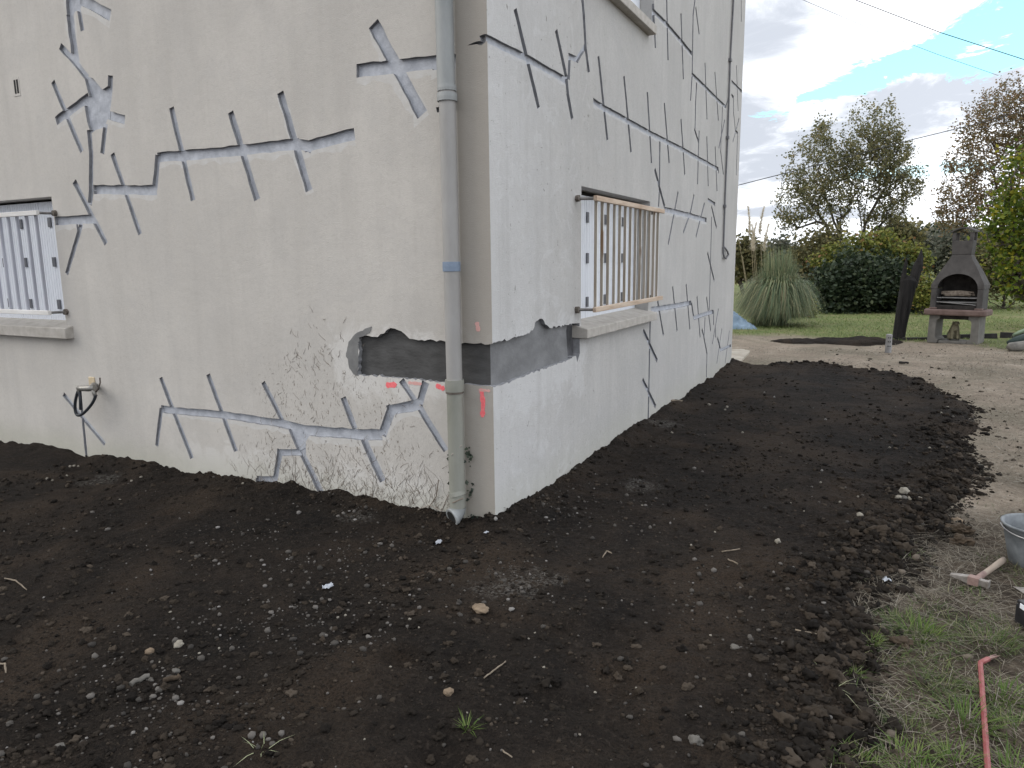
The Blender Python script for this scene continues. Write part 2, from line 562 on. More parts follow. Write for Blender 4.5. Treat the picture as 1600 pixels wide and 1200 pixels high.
# vectorised value noise
def vnoise(x, y, seed=0):
    xi, yi = np.floor(x).astype(np.int64), np.floor(y).astype(np.int64)
    xf, yf = x - xi, y - yi

    def h(a, b):
        n = (a * 374761393 + b * 668265263 + seed * 1442695041) & 0xffffffff
        n = ((n ^ (n >> 13)) * 1274126177) & 0xffffffff
        n = n ^ (n >> 16)
        return (n & 0xffff) / 65535.0
    sx, sy = xf * xf * (3 - 2 * xf), yf * yf * (3 - 2 * yf)
    a = h(xi, yi) * (1 - sx) + h(xi + 1, yi) * sx
    b = h(xi, yi + 1) * (1 - sx) + h(xi + 1, yi + 1) * sx
    return a * (1 - sy) + b * sy - 0.5


def fbm(x, y, s, o=4, seed=0, g=0.5):
    t, a = 0, 1.0
    for i in range(o):
        t = t + a * vnoise(x / s + 17.3 * i, y / s - 9.1 * i, seed + i)
        s, a = s / 2.03, a * g
    return t


def seg_dist(X, Y, poly):
    """signed distance to a polygon, positive inside"""
    d = np.full(X.shape, 1e9)
    ins = np.zeros(X.shape, bool)
    n = len(poly)
    for i in range(n):
        (ax, ay), (bx, by) = poly[i], poly[(i + 1) % n]
        ex, ey = bx - ax, by - ay
        t = np.clip(((X - ax) * ex + (Y - ay) * ey) / (ex * ex + ey * ey + 1e-12), 0, 1)
        d = np.minimum(d, np.hypot(X - ax - t * ex, Y - ay - t * ey))
        if abs(by - ay) > 1e-12:
            ins ^= ((ay > Y) != (by > Y)) & (X < ex * (Y - ay) / (by - ay) + ax)
    return np.where(ins, d, -d)


# ------------------------------------------------------------------ house
house = thing('house', 'two storey house of grey beige render scored with stitched crack repairs', 'house')


def stroke(pts, w, jit=0.07):
    """quads along a polyline of (u, z) points, with slightly broken edges"""
    out = []
    for i in range(len(pts) - 1):
        a, b = np.array(pts[i]), np.array(pts[i + 1])
        d = b - a
        L = np.linalg.norm(d)
        d = d / max(L, 1e-6)
        nrm = np.array([-d[1], d[0]])
        a2 = a - d * (w * 0.45 if i > 0 else 0)
        b2 = b + d * (w * 0.45 if i < len(pts) - 2 else 0)
        L = np.linalg.norm(b2 - a2)
        k = max(2, int(L / 0.06) + 1)
        ts = np.linspace(0, 1, k)
        one = [a2 + (b2 - a2) * t + nrm * w / 2 * (1 + random.uniform(-jit, jit) * 1.6) for t in ts]
        two = [a2 + (b2 - a2) * t - nrm * w / 2 * (1 + random.uniform(-jit, jit) * 1.6) for t in ts]
        out.append([tuple(p) for p in one + two[::-1]])
    return out


def facade(name, rect, holes, cuts, mapper, m_wall, reveal, label):
    """outer skin of a wall with the repair grooves really cut in: cuts are (polygon, depth, part name, material)"""
    polys = [[(rect[0], rect[1]), (rect[2], rect[1]), (rect[2], rect[3]), (rect[0], rect[3])]]
    polys += [[(h[0], h[1]), (h[2], h[1]), (h[2], h[3]), (h[0], h[3])] for h in holes]
    nh = len(holes)
    for c in cuts:
        p = [(min(max(a, rect[0]), rect[2]), min(max(b, rect[1]), rect[3])) for a, b in c[0]]
        polys.append(p)
    vs, es = [], []
    for p in polys:
        o = len(vs)
        vs.extend([Vector(q) for q in p])
        es.extend([(o + i, o + (i + 1) % len(p)) for i in range(len(p))])
    ov, oe, of = geometry.delaunay_2d_cdt(vs, es, [], 0, 1e-5)[:3]
    of = [tuple(f) for f in of]
    of = [f if (ov[f[1]] - ov[f[0]]).cross(ov[f[2]] - ov[f[0]]) > 0 else f[::-1] for f in of]
    cen = np.array([[sum(ov[j][0] for j in f) / 3, sum(ov[j][1] for j in f) / 3] for f in of])
    rf = [[] for _ in of]
    for k, p in enumerate(polys):
        for i in np.where(seg_dist(cen[:, 0], cen[:, 1], p) > 0)[0]:
            rf[i].append(k)
    depth, kind = [], []
    for f, src in zip(of, rf):
        best = (0.0, -1)
        if any(1 <= s <= nh for s in src):
            best = (None, -2)
        else:
            for s in src:
                if s > nh:
                    c = cuts[s - nh - 1]
                    pr = c[4] if len(c) > 4 else 0
                    cur = cuts[best[1]][4] if best[1] >= 0 and len(cuts[best[1]]) > 4 else 0
                    if best[1] < 0 or pr > cur:
                        best = (c[1], s - nh - 1)
        depth.append(best[0])
        kind.append(best[1])
    # edge -> faces
    ef = {}
    for i, f in enumerate(of):
        for k in range(3):
            e = (f[k], f[(k + 1) % 3])
            ef.setdefault((min(e), max(e)), []).append((i, e))
    # connected networks of cut faces that share a part name and material
    par = list(range(len(of)))

    def find(a):
        while par[a] != a:
            par[a] = par[par[a]]
            a = par[a]
        return a

    def key(i):
        return (cuts[kind[i]][2], id(cuts[kind[i]][3])) if kind[i] >= 0 else kind[i]
    for e, l in ef.items():
        if len(l) == 2 and key(l[0][0]) == key(l[1][0]):
            par[find(l[0][0])] = find(l[1][0])
    groups = {}
    for i in range(len(of)):
        if kind[i] == -2:
            continue
        g = 'wall' if kind[i] == -1 else find(i)
        groups.setdefault(g, MB())
        p = [mapper(ov[j][0], ov[j][1], depth[i]) for j in of[i]]
        groups[g].add(p, [(0, 1, 2)])
    edges = {}
    for e, l in ef.items():
        if len(l) != 2:
            continue
        (i, ei), (j, ej) = l
        if kind[i] == -2 and kind[j] == -2:
            continue
        di = reveal if kind[i] == -2 else depth[i]
        dj = reveal if kind[j] == -2 else depth[j]
        if abs(di - dj) < 1e-6:
            continue
        deep, ed = (i, ei) if di > dj else (j, ej)
        if kind[deep] == -2:
            g = groups.setdefault('wall', MB())
        else:
            g = edges.setdefault(find(deep), MB())
        a, b = ov[ed[0]], ov[ed[1]]
        lo, hi = max(di, dj), min(di, dj)
        g.add([mapper(a[0], a[1], lo), mapper(b[0], b[1], lo), mapper(b[0], b[1], hi), mapper(a[0], a[1], hi)], [(0, 1, 2, 3)])
    wall = groups['wall'].build('wall', m_wall, house)
    tag(wall, label)
    for g, mb in groups.items():
        if g == 'wall':
            continue
        c = cuts[kind[g]]
        nfl = len(mb.f)
        if g in edges:
            mb.add(edges[g].v, edges[g].f)
        o = mb.build(c[2], c[3], wall)
        o.data.materials.append(M_EDGE.m)
        for i, p in enumerate(o.data.polygons):
            p.material_index = 0 if i < nfl else 1
    return wall


def grooves(lst, conv):
    out = []
    for w, pts in lst:
        w = w * (1.16 if conv is wl else 1.36)
        for q in stroke([conv(*p) for p in pts], w):
            out.append((q, 0.021 if w < .055 else 0.025, 'repair_groove', M_MORTAR))
    return out


def feathers(lst, conv, wmin):
    """slurry smeared out over the render along the long cuts"""
    out = []
    for w, pts in lst:
        if w < wmin:
            continue
        P = [conv(*p) for p in pts]
        P = [(a, b - w * .45) for a, b in P]
        for q in stroke(P, w * 1.5, .26):
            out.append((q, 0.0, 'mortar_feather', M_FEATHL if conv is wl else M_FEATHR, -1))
    return out


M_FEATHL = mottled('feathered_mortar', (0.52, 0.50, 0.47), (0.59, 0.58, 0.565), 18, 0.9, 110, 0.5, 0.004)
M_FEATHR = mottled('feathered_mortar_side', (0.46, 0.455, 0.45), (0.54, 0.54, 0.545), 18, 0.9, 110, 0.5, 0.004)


def poly_px(pts, conv):
    return [conv(*p) for p in pts]


LG = [  # width in metres, pixels of the photograph
    (.075, [(106, -30), (110, 30), (118.5, 97)]), (.07, [(122, -3), (172.5, 24)]), (.04, [(123, 14), (129, 48)]),
    (.05, [(94, 72), (119, 99), (137, 122)]), (.05, [(172.5, 118), (172, 140)]), (.055, [(168, 180), (195, 187)]),
    (.045, [(165, 193), (159.5, 240)]), (.06, [(139, 152), (87.5, 189)]), (.045, [(82.5, 127), (128, 237)]),
    (.05, [(139, 203), (142.5, 240), (142, 300), (140, 320)]), (.062, [(146, 296), (245, 297)]),
    (.042, [(175.5, 240), (219, 366)]), (.05, [(241.5, 296), (247, 243)]),
    (.062, [(246, 246), (287, 243), (375, 235), (462, 225), (481, 228), (554, 209)]),
    (.045, [(267.5, 168), (302, 313)]), (.05, [(360, 175), (402, 312)]), (.052, [(438, 144), (483, 298)]),
    (.02, [(470, 224), (486, 238)]), (.072, [(583, 37), (660, 179)]), (.068, [(557, 110), (684, 97), (712, 95)]),
    (.05, [(116, 283), (166, 381)]), (.062, [(86, 345), (145, 342)]), (.04, [(127.5, 349), (104, 428)]), (.02, [(120, 347), (122, 362)]),
    (.04, [(99, 616), (164, 694)]), (.03, [(125, 605), (128, 640), (136, 722)]),
    (.052, [(252, 639), (272, 642), (345, 648), (440, 662), (477, 671)]),
    (.066, [(470, 672), (552, 678), (597, 680)]), (.062, [(597, 680), (611, 641), (655, 632)]),
    (.036, [(252, 638), (245, 697)]), (.04, [(251, 590), (300, 716)]), (.04, [(325, 585), (369, 705)]), (.038, [(411, 597), (443, 660)]),
    (.05, [(470, 703), (502, 770)]), (.045, [(476, 707), (437, 707), (430, 749), (402, 749)]), (.045, [(404, 748), (403, 764)]),
    (.045, [(536, 621), (555, 670)]), (.052, [(568, 686), (598, 752)]),
    (.04, [(627, 594), (652, 632)]), (.045, [(665, 597), (655, 632)]), (.042, [(655, 636), (697, 704)])]
cutsL = grooves(LG, wl) + feathers(LG, wl, .051)
for p in ([(104, -10), (129, -10), (127, 12), (124, 16), (117, 18), (113, 30), (108, 24)],
          [(131, 118), (145, 122), (160, 140), (172, 132), (176, 141), (172, 175), (166, 192), (160, 200), (150, 203), (142, 209), (136, 190), (132, 166), (139, 150)],
          [(445, 658), (484, 668), (484, 680), (478, 690), (478, 712), (467, 710)]):
    cutsL.append((poly_px(p, wl), 0.023, 'repair_groove', M_MORTAR))
def ragged(poly, amp=.0045, step=.022):
    out = []
    n_ = len(poly)
    for i in range(n_):
        a, b = np.array(poly[i]), np.array(poly[(i + 1) % n_])
        k_ = max(1, int(np.linalg.norm(b - a) / step))
        d_ = (b - a) / (np.linalg.norm(b - a) + 1e-9)
        for j in range(k_):
            p_ = a + (b - a) * j / k_
            if j and max(abs(a[0]), abs(b[0])) > .01:
                p_ = p_ + np.array([-d_[1], d_[0]]) * random.gauss(0, amp)
            out.append(tuple(p_))
    return out


BTOP = [(561, 526), (590, 526.5), (600, 521), (610, 512.5), (617, 513.5), (627, 517.5), (640, 529.5), (668, 531), (697, 534), (740, 537)]
BBOT = [(735, 601), (697, 598), (640, 592), (560, 586)]
q = poly_px(BTOP, wl) + [(0.0, wl(767, 536.7)[1]), (0.0, wl(770.5, 605)[1])] + poly_px(BBOT, wl)
cutsL.append((ragged(q), 0.034, 'mortar_belt', M_WETL, 2))
# broken render at the corner, above
cutsL.append((poly_px([(730, 71), (738, 67), (745, 64.5), (751, 64), (749, 56), (757, 53), (763, 53), (763, 63), (752, 71), (745, 69)], wl), 0.03, 'repair_groove', M_EDGE))
cutsL.append((poly_px([(681, 168), (686, 167), (687, 175), (683, 176)], wl), 0.02, 'chipped_hole', M_DARK))
RG = [
    (.034, [(758, 59), (822, 90), (885, 126)]), (.034, [(805, 14), (841.6, 169)]), (.034, [(869, 47), (885, 122), (887.5, 150), (894, 186)]),
    (.03, [(888.5, 124), (890, 88), (902, 93), (914, 73)]), (.034, [(907, -60), (910, 0), (912, 22), (915, 75), (920, 113)]),
    (.034, [(927, 158), (943, 168), (980, 188), (1014, 207), (1042, 221), (1068, 234), (1091, 247), (1122, 264)]), (.03, [(1122, 262), (1123, 271)]),
    (.032, [(935, 88), (949, 219)]), (.032, [(975, 119), (986, 238)]), (.032, [(1011.5, 144), (1018, 255)]), (.032, [(1038, 161), (1045.6, 255)]),
    (.032, [(1064, 186), (1070, 273)]), (.032, [(1088.6, 129), (1087, 158), (1086, 201)]), (.03, [(1085, 201), (1091.4, 222)]),
    (.032, [(1092.4, 204), (1091, 244), (1090, 288)]), (.032, [(1104.4, 213), (1106.6, 291)]), (.032, [(1117.4, 229), (1120.4, 299)]),
    (.032, [(1031, 221), (1030.4, 294), (1029, 323)]), (.036, [(1023, 264), (1038.6, 324)]),
    (.034, [(1012, 9), (1021, 17), (1042, 38), (1065, 65), (1081, 84)]), (.032, [(1088, -20), (1083, 24), (1081.6, 114), (1079, 157.5)]),
    (.032, [(1081.6, 116), (1102, 136), (1119.7, 154), (1134, 167)]), (.028, [(1134, 167), (1138.4, 152)]), (.03, [(1087, 11), (1092.5, 54)]),
    (.032, [(1020, -20), (1024, 75)]), (.032, [(1041, -30), (1043.8, 94)]), (.032, [(1064, 21), (1067.8, 124)]),
    (.03, [(1101.5, 98), (1104.7, 187)]), (.03, [(1117, 112.5), (1122.5, 189)]), (.03, [(1143, 127), (1160, 144)]), (.026, [(1150.6, 102), (1153.4, 174)]),
    (.03, [(1143, 148), (1146, 152), (1146.3, 176), (1149, 204), (1152.5, 208), (1150.4, 274)]), (.026, [(1154.8, 185), (1145, 222)]),
    (.028, [(1158, -20), (1158.4, 34)]), (.028, [(1132.4, 187), (1123, 232)]), (.028, [(1129, 166), (1126, 236), (1130.4, 273)]),
    (.04, [(1038, 327), (1080, 337), (1104, 344)]), (.03, [(1059.6, 299.6), (1044, 382)]), (.03, [(1084.5, 304), (1079, 331), (1067.6, 363.5)]),
    (.032, [(1100.8, 317), (1087.3, 370)]), (.03, [(1106, 312), (1117, 318.5), (1116.6, 322)]), (.032, [(1111.6, 322), (1119.6, 356)]),
    (.03, [(1112, 338.6), (1108.3, 485)]), (.032, [(1105.5, 395), (1116, 439)]),
    (.042, [(1017, 484), (1055, 478), (1080, 473)]), (.034, [(1080.5, 473), (1084, 497)]), (.04, [(1084, 497), (1106.7, 489), (1115, 487)]),
    (.03, [(1115, 487), (1115, 508)]), (.03, [(1122.5, 482.5), (1113, 537.5)]), (.03, [(1117.5, 509), (1118.3, 528)]), (.034, [(1121, 527.5), (1126, 547), (1142, 540)]),
    (.03, [(1027.5, 470), (1036.7, 524)]), (.03, [(1051, 447.5), (1058, 517.5)]), (.03, [(1072, 444), (1078, 515)]), (.03, [(1089, 463), (1094, 527.5)]),
    (.03, [(1104, 464), (1110.5, 517.5)]), (.026, [(1128, 513), (1120, 568)]), (.026, [(1139.7, 516.7), (1133, 568)]),
    (.03, [(1101.7, 496), (1100, 528), (1104.7, 553), (1103.7, 590)]), (.028, [(1096.7, 514), (1100, 527)]),
    (.034, [(1016, 500), (1014.7, 565), (1012.8, 656)]), (.036, [(1005, 516), (1027, 564)]), (.036, [(1004, 593), (1024.6, 636)])]
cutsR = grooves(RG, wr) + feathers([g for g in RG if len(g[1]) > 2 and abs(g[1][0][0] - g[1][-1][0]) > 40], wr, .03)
q = [(0.0, wl(767, 536.7)[1])] + poly_px([(799, 529), (827, 521), (832.7, 516), (836, 504), (842.7, 498.7), (848, 498.7), (852, 506.7), (858.7, 512), (870.7, 510.7), (892, 505.5)], wr) \
    + poly_px([(894, 560), (860, 573), (826.7, 584.7), (790, 599)], wr) + [(0.0, wl(770.5, 605)[1])]
cutsR.append((ragged(q), 0.034, 'mortar_belt', M_WETR, 2))
cutsR.append((poly_px([(891, 517), (893, 505.5), (905.5, 505), (906, 552), (902, 566), (900, 556), (893.6, 558)], wr), 0.055, 'wet_patch', M_WETD, 3))

HOLE_L = (-6.03, 1.10, -4.26, 2.236)
HOLE_R = (1.42, 1.10, 3.19, 2.20)
HOLE_U = (1.42, 3.78, 3.19, 4.93)
LX, RY, TOP = -9.0, 7.68, 5.9
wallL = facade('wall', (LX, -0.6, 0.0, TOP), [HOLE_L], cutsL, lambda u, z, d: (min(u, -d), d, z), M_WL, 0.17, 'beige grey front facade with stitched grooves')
wallR = facade('wall', (0.0, -0.6, RY, TOP), [HOLE_R, HOLE_U], cutsR, lambda u, z, d: (-d, max(u, d), z), M_WR, 0.17, 'whitish side facade with stitched grooves')
for mb in (MB().add([(LX, 0, -.6), (LX, RY, -.6), (LX, RY, TOP), (LX, 0, TOP)], [(3, 2, 1, 0)]),
           MB().add([(LX, RY, -.6), (0, RY, -.6), (0, RY, TOP), (LX, RY, TOP)], [(3, 2, 1, 0)])):
    mb.build('wall', M_WR, house)
rf = MB()
ov = 0.35
ridge = TOP + 2.1
for s in (0, 1):
    y0, y1 = (-ov, RY / 2) if s == 0 else (RY + ov, RY / 2)
    z0, z1 = TOP + 0.02, ridge
    rf.add([(LX - ov, y0, z0), (ov, y0, z0), (ov, y1, z1), (LX - ov, y1, z1), (LX - ov, y0, z0 + .14), (ov, y0, z0 + .14), (ov, y1, z1 + .14), (LX - ov, y1, z1 + .14)],
           [(0, 1, 2, 3), (4, 7, 6, 5), (0, 4, 5, 1), (1, 5, 6, 2), (3, 2, 6, 7), (0, 3, 7, 4)])
rf.build('roof', M_ROOF, house)
for x in (LX, 0.0):
    MB().add([(x, 0, TOP), (x, RY, TOP), (x, RY / 2, ridge)], [(0, 1, 2)]).build('gable', M_WR, house)


# shutters: folded PVC panels with board grooves
def shutter(u0, u1, z0, z1, mp, hinges):
    n = int(round((u1 - u0) / 0.036))
    step = (u1 - u0) / n
    mb = MB()
    for i in range(n):
        a, b = u0 + i * step + 0.003, u0 + (i + 1) * step - 0.003
        mb.add([mp(a, z0, .135), mp(b, z0, .135), mp(b, z1, .135), mp(a, z1, .135),
                mp(u0 + i * step, z0, .150), mp(u0 + (i + 1) * step, z0, .150), mp(u0 + (i + 1) * step, z1, .150), mp(u0 + i * step, z1, .150)],
               [(0, 1, 2, 3), (4, 0, 3, 7), (1, 5, 6, 2)])
    sh = mb.build('shutter_panel', M_PVC, house)
    for u, w in hinges:
        for f in (0.17, 0.50, 0.86):
            z = z1 - (z1 - z0) * f
            h = MB()
            P = [mp(u - w, z - .042, .121), mp(u + w, z + .042, .136)]
            lo = [min(P[0][k], P[1][k]) for k in range(3)]
            hi = [max(P[0][k], P[1][k]) for k in range(3)]
            h.box(lo, hi).build('hinge', M_HINGE, sh, bevel=0.003)
    return sh


mpl = lambda u, z, d: (u, d, z)
mpr = lambda u, z, d: (-d, u, z)
LH = [wl(82, 391, -.125)[0], wl(37, 391, -.125)[0], wl(4, 391, -.125)[0]]
for i in range(4):
    a = HOLE_L[2] - 0.002 - i * 0.4415
    shutter(a - 0.4375, a, 1.165, 2.215, mpl, [(u_, .022) for u_ in LH if a - .4375 < u_ < a])
    a = HOLE_R[0] + 0.002 + i * 0.4415
    shutter(a, a + 0.4375, 1.165, 2.165, mpr, [(a + 0.13, 0.026)] if i in (0,) else [(a + 0.012, 0.02), (a + .40, .02)])
    shutter(a, a + 0.4375, 3.84, 4.93, mpr, [])


for H_, mp_ in ((HOLE_L, mpl), (HOLE_R, mpr), (HOLE_U, mpr)):
    P_ = [mp_(H_[0] - .01, H_[1] - .01, .172), mp_(H_[2] + .01, H_[3] + .01, .19)]
    MB().box([min(P_[0][k], P_[1][k]) for k in range(3)], [max(P_[0][k], P_[1][k]) for k in range(3)]).build('window', M_DARK, house)


def sill(u0, u1, z0, z1, mp, name='window_sill'):
    """overhanging concrete sill, its top sloping outwards"""
    mb = MB()
    pro, ins = 0.075, 0.17
    prof = [(-pro, z0), (-pro, z1), (ins, z1 + .055), (ins, z0)]     # (depth, z); outside is negative
    vs = [mp(u, z, d) for u in (u0, u1) for d, z in prof]
    mb.add(vs, [(0, 1, 2, 3), (7, 6, 5, 4), (0, 4, 5, 1), (1, 5, 6, 2), (2, 6, 7, 3), (3, 7, 4, 0)])
    return mb.build(name, M_SILL, house, bevel=0.006)


sill(1.375, 3.262, 1.053, 1.126, mpr)
sill(-6.13, -4.165, 1.030, 1.122, mpl)
sill(1.375, 3.04, 3.665, 3.742, mpr)

# two slot vent
vu, vz = wl(26, 135.5)
v = MB().box((vu - .045, -.004, vz - .075), (vu + .045, .004, vz + .075)).build('vent', M_WL, house)
for du in (-.014, .022):
    MB().box((vu + du - .011, -.0065, vz - .055), (vu + du + .011, -.0035, vz + .055)).build('vent_slot', M_DARK, v)

# thin smear of mortar at the end of the belt
sm = [(555, 522), (575, 512), (581, 510), (578, 520), (566, 526), (561, 527), (560, 560), (560, 587), (553, 585), (546, 575), (541, 552), (545, 534)]
MB().prism(ragged(poly_px(sm, wl), .004, .02), 0.0, 0.003, lambda a, b, h: (a, -h, b)).build('mortar_smear', M_SMEAR, wallL)


# pink spray marks on the walls
def spray(px, mat, conv, mp, parent, wpx, seed=1):
    rr = random.Random(seed)
    pts = [conv(*p) for p in px]
    poly1, poly2 = [], []
    n = 9
    P = []
    for i in range(len(pts) - 1):
        for k in range(n):
            t = k / n
            P.append(np.array(pts[i]) * (1 - t) + np.array(pts[i + 1]) * t)
    P.append(np.array(pts[-1]))
    d = P[-1] - P[0]
    d = d / np.linalg.norm(d)
    nn = np.array([-d[1], d[0]])
    for i, p in enumerate(P):
        t = i / (len(P) - 1)
        w = wpx * (min(1, 6 * t + .35, 6 * (1 - t) + .35)) * rr.uniform(.7, 1.15) / 2
        poly1.append(tuple(p + nn * w))
        poly2.append(tuple(p - nn * w))
    MB().prism(poly1 + poly2[::-1], 0.0, 0.001 + seed * .0003, mp).build('paint_mark', mat, parent)


ml = lambda a, b, h: (a, -h, b)
mr = lambda a, b, h: (h, a, b)
spray([(603, 602), (620, 601)], M_PINK, wl, ml, wallL, .038, 1)
spray([(638, 598), (659, 600)], M_PINKF, wl, ml, wallL, .022, 2)
spray([(681, 602), (695, 608)], M_PINK, wl, ml, wallL, .034, 3)
spray([(752, 607), (755, 630), (754, 652)], M_PINK, wl, ml, wallL, .033, 4)
spray([(748, 609), (766, 611)], M_PINKF, wl, ml, wallL, .016, 5)
spray([(745, 503), (748, 518)], M_PINKF, wl, ml, wallL, .03, 6)
spray([(449, 758), (447, 775)], M_PINK, wl, ml, wallL, .035, 7)
spray([(791, 812), (799, 809)], M_PINK, wr, mr, wallR, .02, 8)


# ------------------------------------------------------------------ window grilles
def grille(u0, u1, zb, zt, off, mp, rail_m, slat_m, label, first_wall_side, cover):
    loc = mp((u0 + u1) / 2, zb, -off)
    g = thing('window_grille', label, 'window grille', loc)
    O = loc

    def bx(a, b):
        P, Q = mp(*a), mp(*b)
        return [min(P[k], Q[k]) for k in range(3)], [max(P[k], Q[k]) for k in range(3)]
    for z in (zt, zb):
        MB().box(*bx((u0, z - .019, -off - .014), (u1, z + .019, -off + .014))).build('rail', rail_m, g, O, bevel=.003)
    n = 13
    th = .0065 if slat_m is M_SLAT else .0085
    for i in range(n):
        u = u0 + .085 + (u1 - u0 - .17) * i / (n - 1) + random.uniform(-.006, .006)
        MB().box(*bx((u - th, zb + .012, -off + .039), (u + th, zt - .012, -off + .0145))).build('slat', slat_m, g, O, bevel=.002)
    for z in (zt, zb):
        for u, s in ((u0 + .03, -1), (u1 - .03, 1)):
            P = [mp(u + s * .012, z, -off + .0), mp(u + s * .012, z, -off + .06), mp(u + s * .045, z, -.03), mp(u + s * .06, z, .0)]
            b = MB().tube(P, .011, 8).build('bracket', M_IRON, g, O, smooth=True)
            P = [mp(u + s * .06, z, -.028), mp(u + s * .06, z, -.001)]
            MB().tube(P, .024, 10, jit=.15).build('mounting_stub', M_RUST, b, O)
    return g


grille(1.345, 3.17, 1.277, 2.10, .14, mpr, M_RAILW, M_SLAT, 'slatted grille with bare tan rails over the whitish side wall window', 1, 0)
grille(-6.05, -4.255, 1.258, 2.095, .13, mpl, M_RAILP, M_PARP, 'pale painted slatted grille over the window at the left edge', 1, 0)

# ------------------------------------------------------------------ downpipe
PX, PY = -0.231, -0.072
dp = thing('downpipe', 'grey drainpipe with collars and outlet elbow down the house corner', 'drainpipe', (PX, PY, 0))
O = (PX, PY, 0)


def ptube(z0, z1, r, mat, name='pipe_section', par=None, lean0=0.0, lean1=0.0, jit=0):
    return MB().tube([(PX + lean0, PY, z0), (PX + (lean0 + lean1) / 2, PY, (z0 + z1) / 2), (PX + lean1, PY, z1)], r, 28, cap=False).build(name, mat, par or dp, O, smooth=True)


z = lambda y, x=705: wl(x, y, -0.12 * 0 + .1)[1]
ptube(z(140), 6.0, .052, M_PIPE_T, lean0=-.004, lean1=-.012)
ptube(z(600), z(136), .049, M_PIPE_M)
ptube(z(793), z(600), .051, M_PIPE_B)
for y0, y1, r, mt in ((156, 143, .0585, M_PIPE_T), (140, 131, .0555, M_PIPE_T), (424, 409, .0535, M_BLUE), (612, 594, .0585, M_PIPE_B)):
    a, b = z(y0), z(y1)
    MB().lathe([(.046, a), (r, a), (r + .001, (a + b) / 2), (r, b), (.046, b)], 28, (PX, PY, 0)).build('collar', mt, dp, O)
zz = z(613)
MB().lathe([(.046, zz - .008), (.0565, zz - .008), (.0565, zz + .004), (.046, zz + .004)], 24, (PX, PY, 0)).build('sealing_ring', M_RUST, dp, O)
zs = z(771)
MB().lathe([(.05, -.014), (.0555, -.014), (.0555, .014), (.05, .014)], 24, (0, 0, 0)).build('strap', M_PIPE_B, dp)
st = dp.children[-1]
st.location = (0, 0, zs)
st.rotation_euler = (0, rad(-16), 0)
# outlet elbow turned towards the garden
pts, n = [], 8
ze = z(793)
dirv = Vector((-0.42, -0.9, 0)).normalized()
for i in range(n + 1):
    t = rad(78) * i / n
    pts.append(Vector((PX, PY, ze)) + dirv * (0.062 * (1 - math.cos(t))) + Vector((0, 0, -0.062 * math.sin(t))))
el = MB().tube(pts, .052, 24, cap=False)
el.tube(pts[-3:], .058, 24, cap=False)
e_ = pts[-1]
dd = (pts[-1] - pts[-2]).normalized()
a_ = dd.orthogonal().normalized()
b_ = dd.cross(a_)
ringv = [e_ + (a_ * math.cos(2 * math.pi * k / 24) + b_ * math.sin(2 * math.pi * k / 24)) * r_ for r_ in (.058, .045) for k in range(24)]
el.add(ringv, [(k, (k + 1) % 24, 24 + (k + 1) % 24, 24 + k) for k in range(24)])
el.build('elbow', M_PIPE_T, dp, O, smooth=True)
MB().tube([p - dd * .0 for p in pts[:]], .045, 24).build('bore', M_DARK, dp, O, smooth=True)
dp.children[-1].scale = (1, 1, 1)

# ------------------------------------------------------------------ dead ivy
iv = MB()


def root_line(u, z0, h, rr, lean=0.0, w=.0022, depth=0):
    n = max(3, int(h / .03))
    pts = []
    x = u
    for i in range(n + 1):
        zz_ = z0 + h * i / n
        pts.append((x, -.0015, zz_))
        x += rr.gauss(lean * h / n, .0085)
        if depth < 2 and rr.random() < .16 and i > 0:
            root_line(x, zz_, h * rr.uniform(.2, .55), rr, lean + rr.uniform(-.9, .9), w * .75, depth + 1)
    iv.tube(pts, [w * (1 - .6 * i / n) for i in range(n + 1)], 4, flat=1)


rr = random.Random(5)
for i in range(520):
    u = rr.choice((rr.uniform(-2.3, -.32), rr.gauss(-1.05, .3), rr.gauss(-.65, .22), rr.gauss(-1.7, .25)))
    if -2.7 < u < -.3:
        big_ = rr.random() < .045
        z0_ = rr.uniform(-.03, .1) if big_ else abs(rr.gauss(0, .17)) - .03
        root_line(u, z0_, rr.uniform(.1, .26) if big_ else rr.uniform(.012, .075), rr, rr.uniform(-.8, .8), rr.choice((.0009, .0012, .0016)) * (1.3 if big_ else 1), 0 if big_ else 1)
for i in range(150):
    u, zc = rr.gauss(-1.42, .2), rr.gauss(.93, .16)
    if rr.random() < .35:
        u, zc = rr.uniform(-2.0, -.5), rr.uniform(.3, .75)
    root_line(u, zc, rr.uniform(.008, .055), rr, rr.uniform(-1, 1), .0014, 2)
tag(iv.build('dead_ivy', M_TWIG), 'dried brown ivy roots clinging to the lower front wall left of the downpipe', 'dead ivy', kind='stuff')
vine = thing('dead_vine', 'dry ivy stem with a few leaves climbing behind the downpipe', 'vine', (PX, 0, 0))
mv = MB()
pts = []
x0 = PX - .055
for i in range(60):
    zz_ = .0 + 1.45 * i / 59
    pts.append((x0 + math.sin(i * .9) * .004 + rr.gauss(0, .003), -.05 + rr.gauss(0, .004), zz_))
mv.tube(pts, [.0055 - .004 * i / 59 for i in range(60)], 6, jit=.3)
mv.tube([(PX - .4, -.02, .0), (PX - .25, -.015, .07), (PX - .15, -.03, .05), (PX - .09, -.05, .16), (PX - .06, -.05, .2)], .004, 5)
mv.tube([(PX - .06, -.06, .13), (PX, -.128, .16), (PX + .06, -.1, .19)], .004, 5)
mv.tube([(PX - .06, -.06, .42), (PX, -.126, .47), (PX + .055, -.09, .53)], .003, 5)
mv.tube([(PX - .3, -.01, .0), (PX - .2, -.012, .14), (PX - .18, -.012, .25)], .003, 5)
mv.build('stem', M_TWIG, vine, (PX, 0, 0))
lf = MB()
M_IVY = by_island('ivy_leaf', ((0.0, (0.02, 0.03, 0.025)), (1.0, (0.07, 0.085, 0.06))), 0.5)
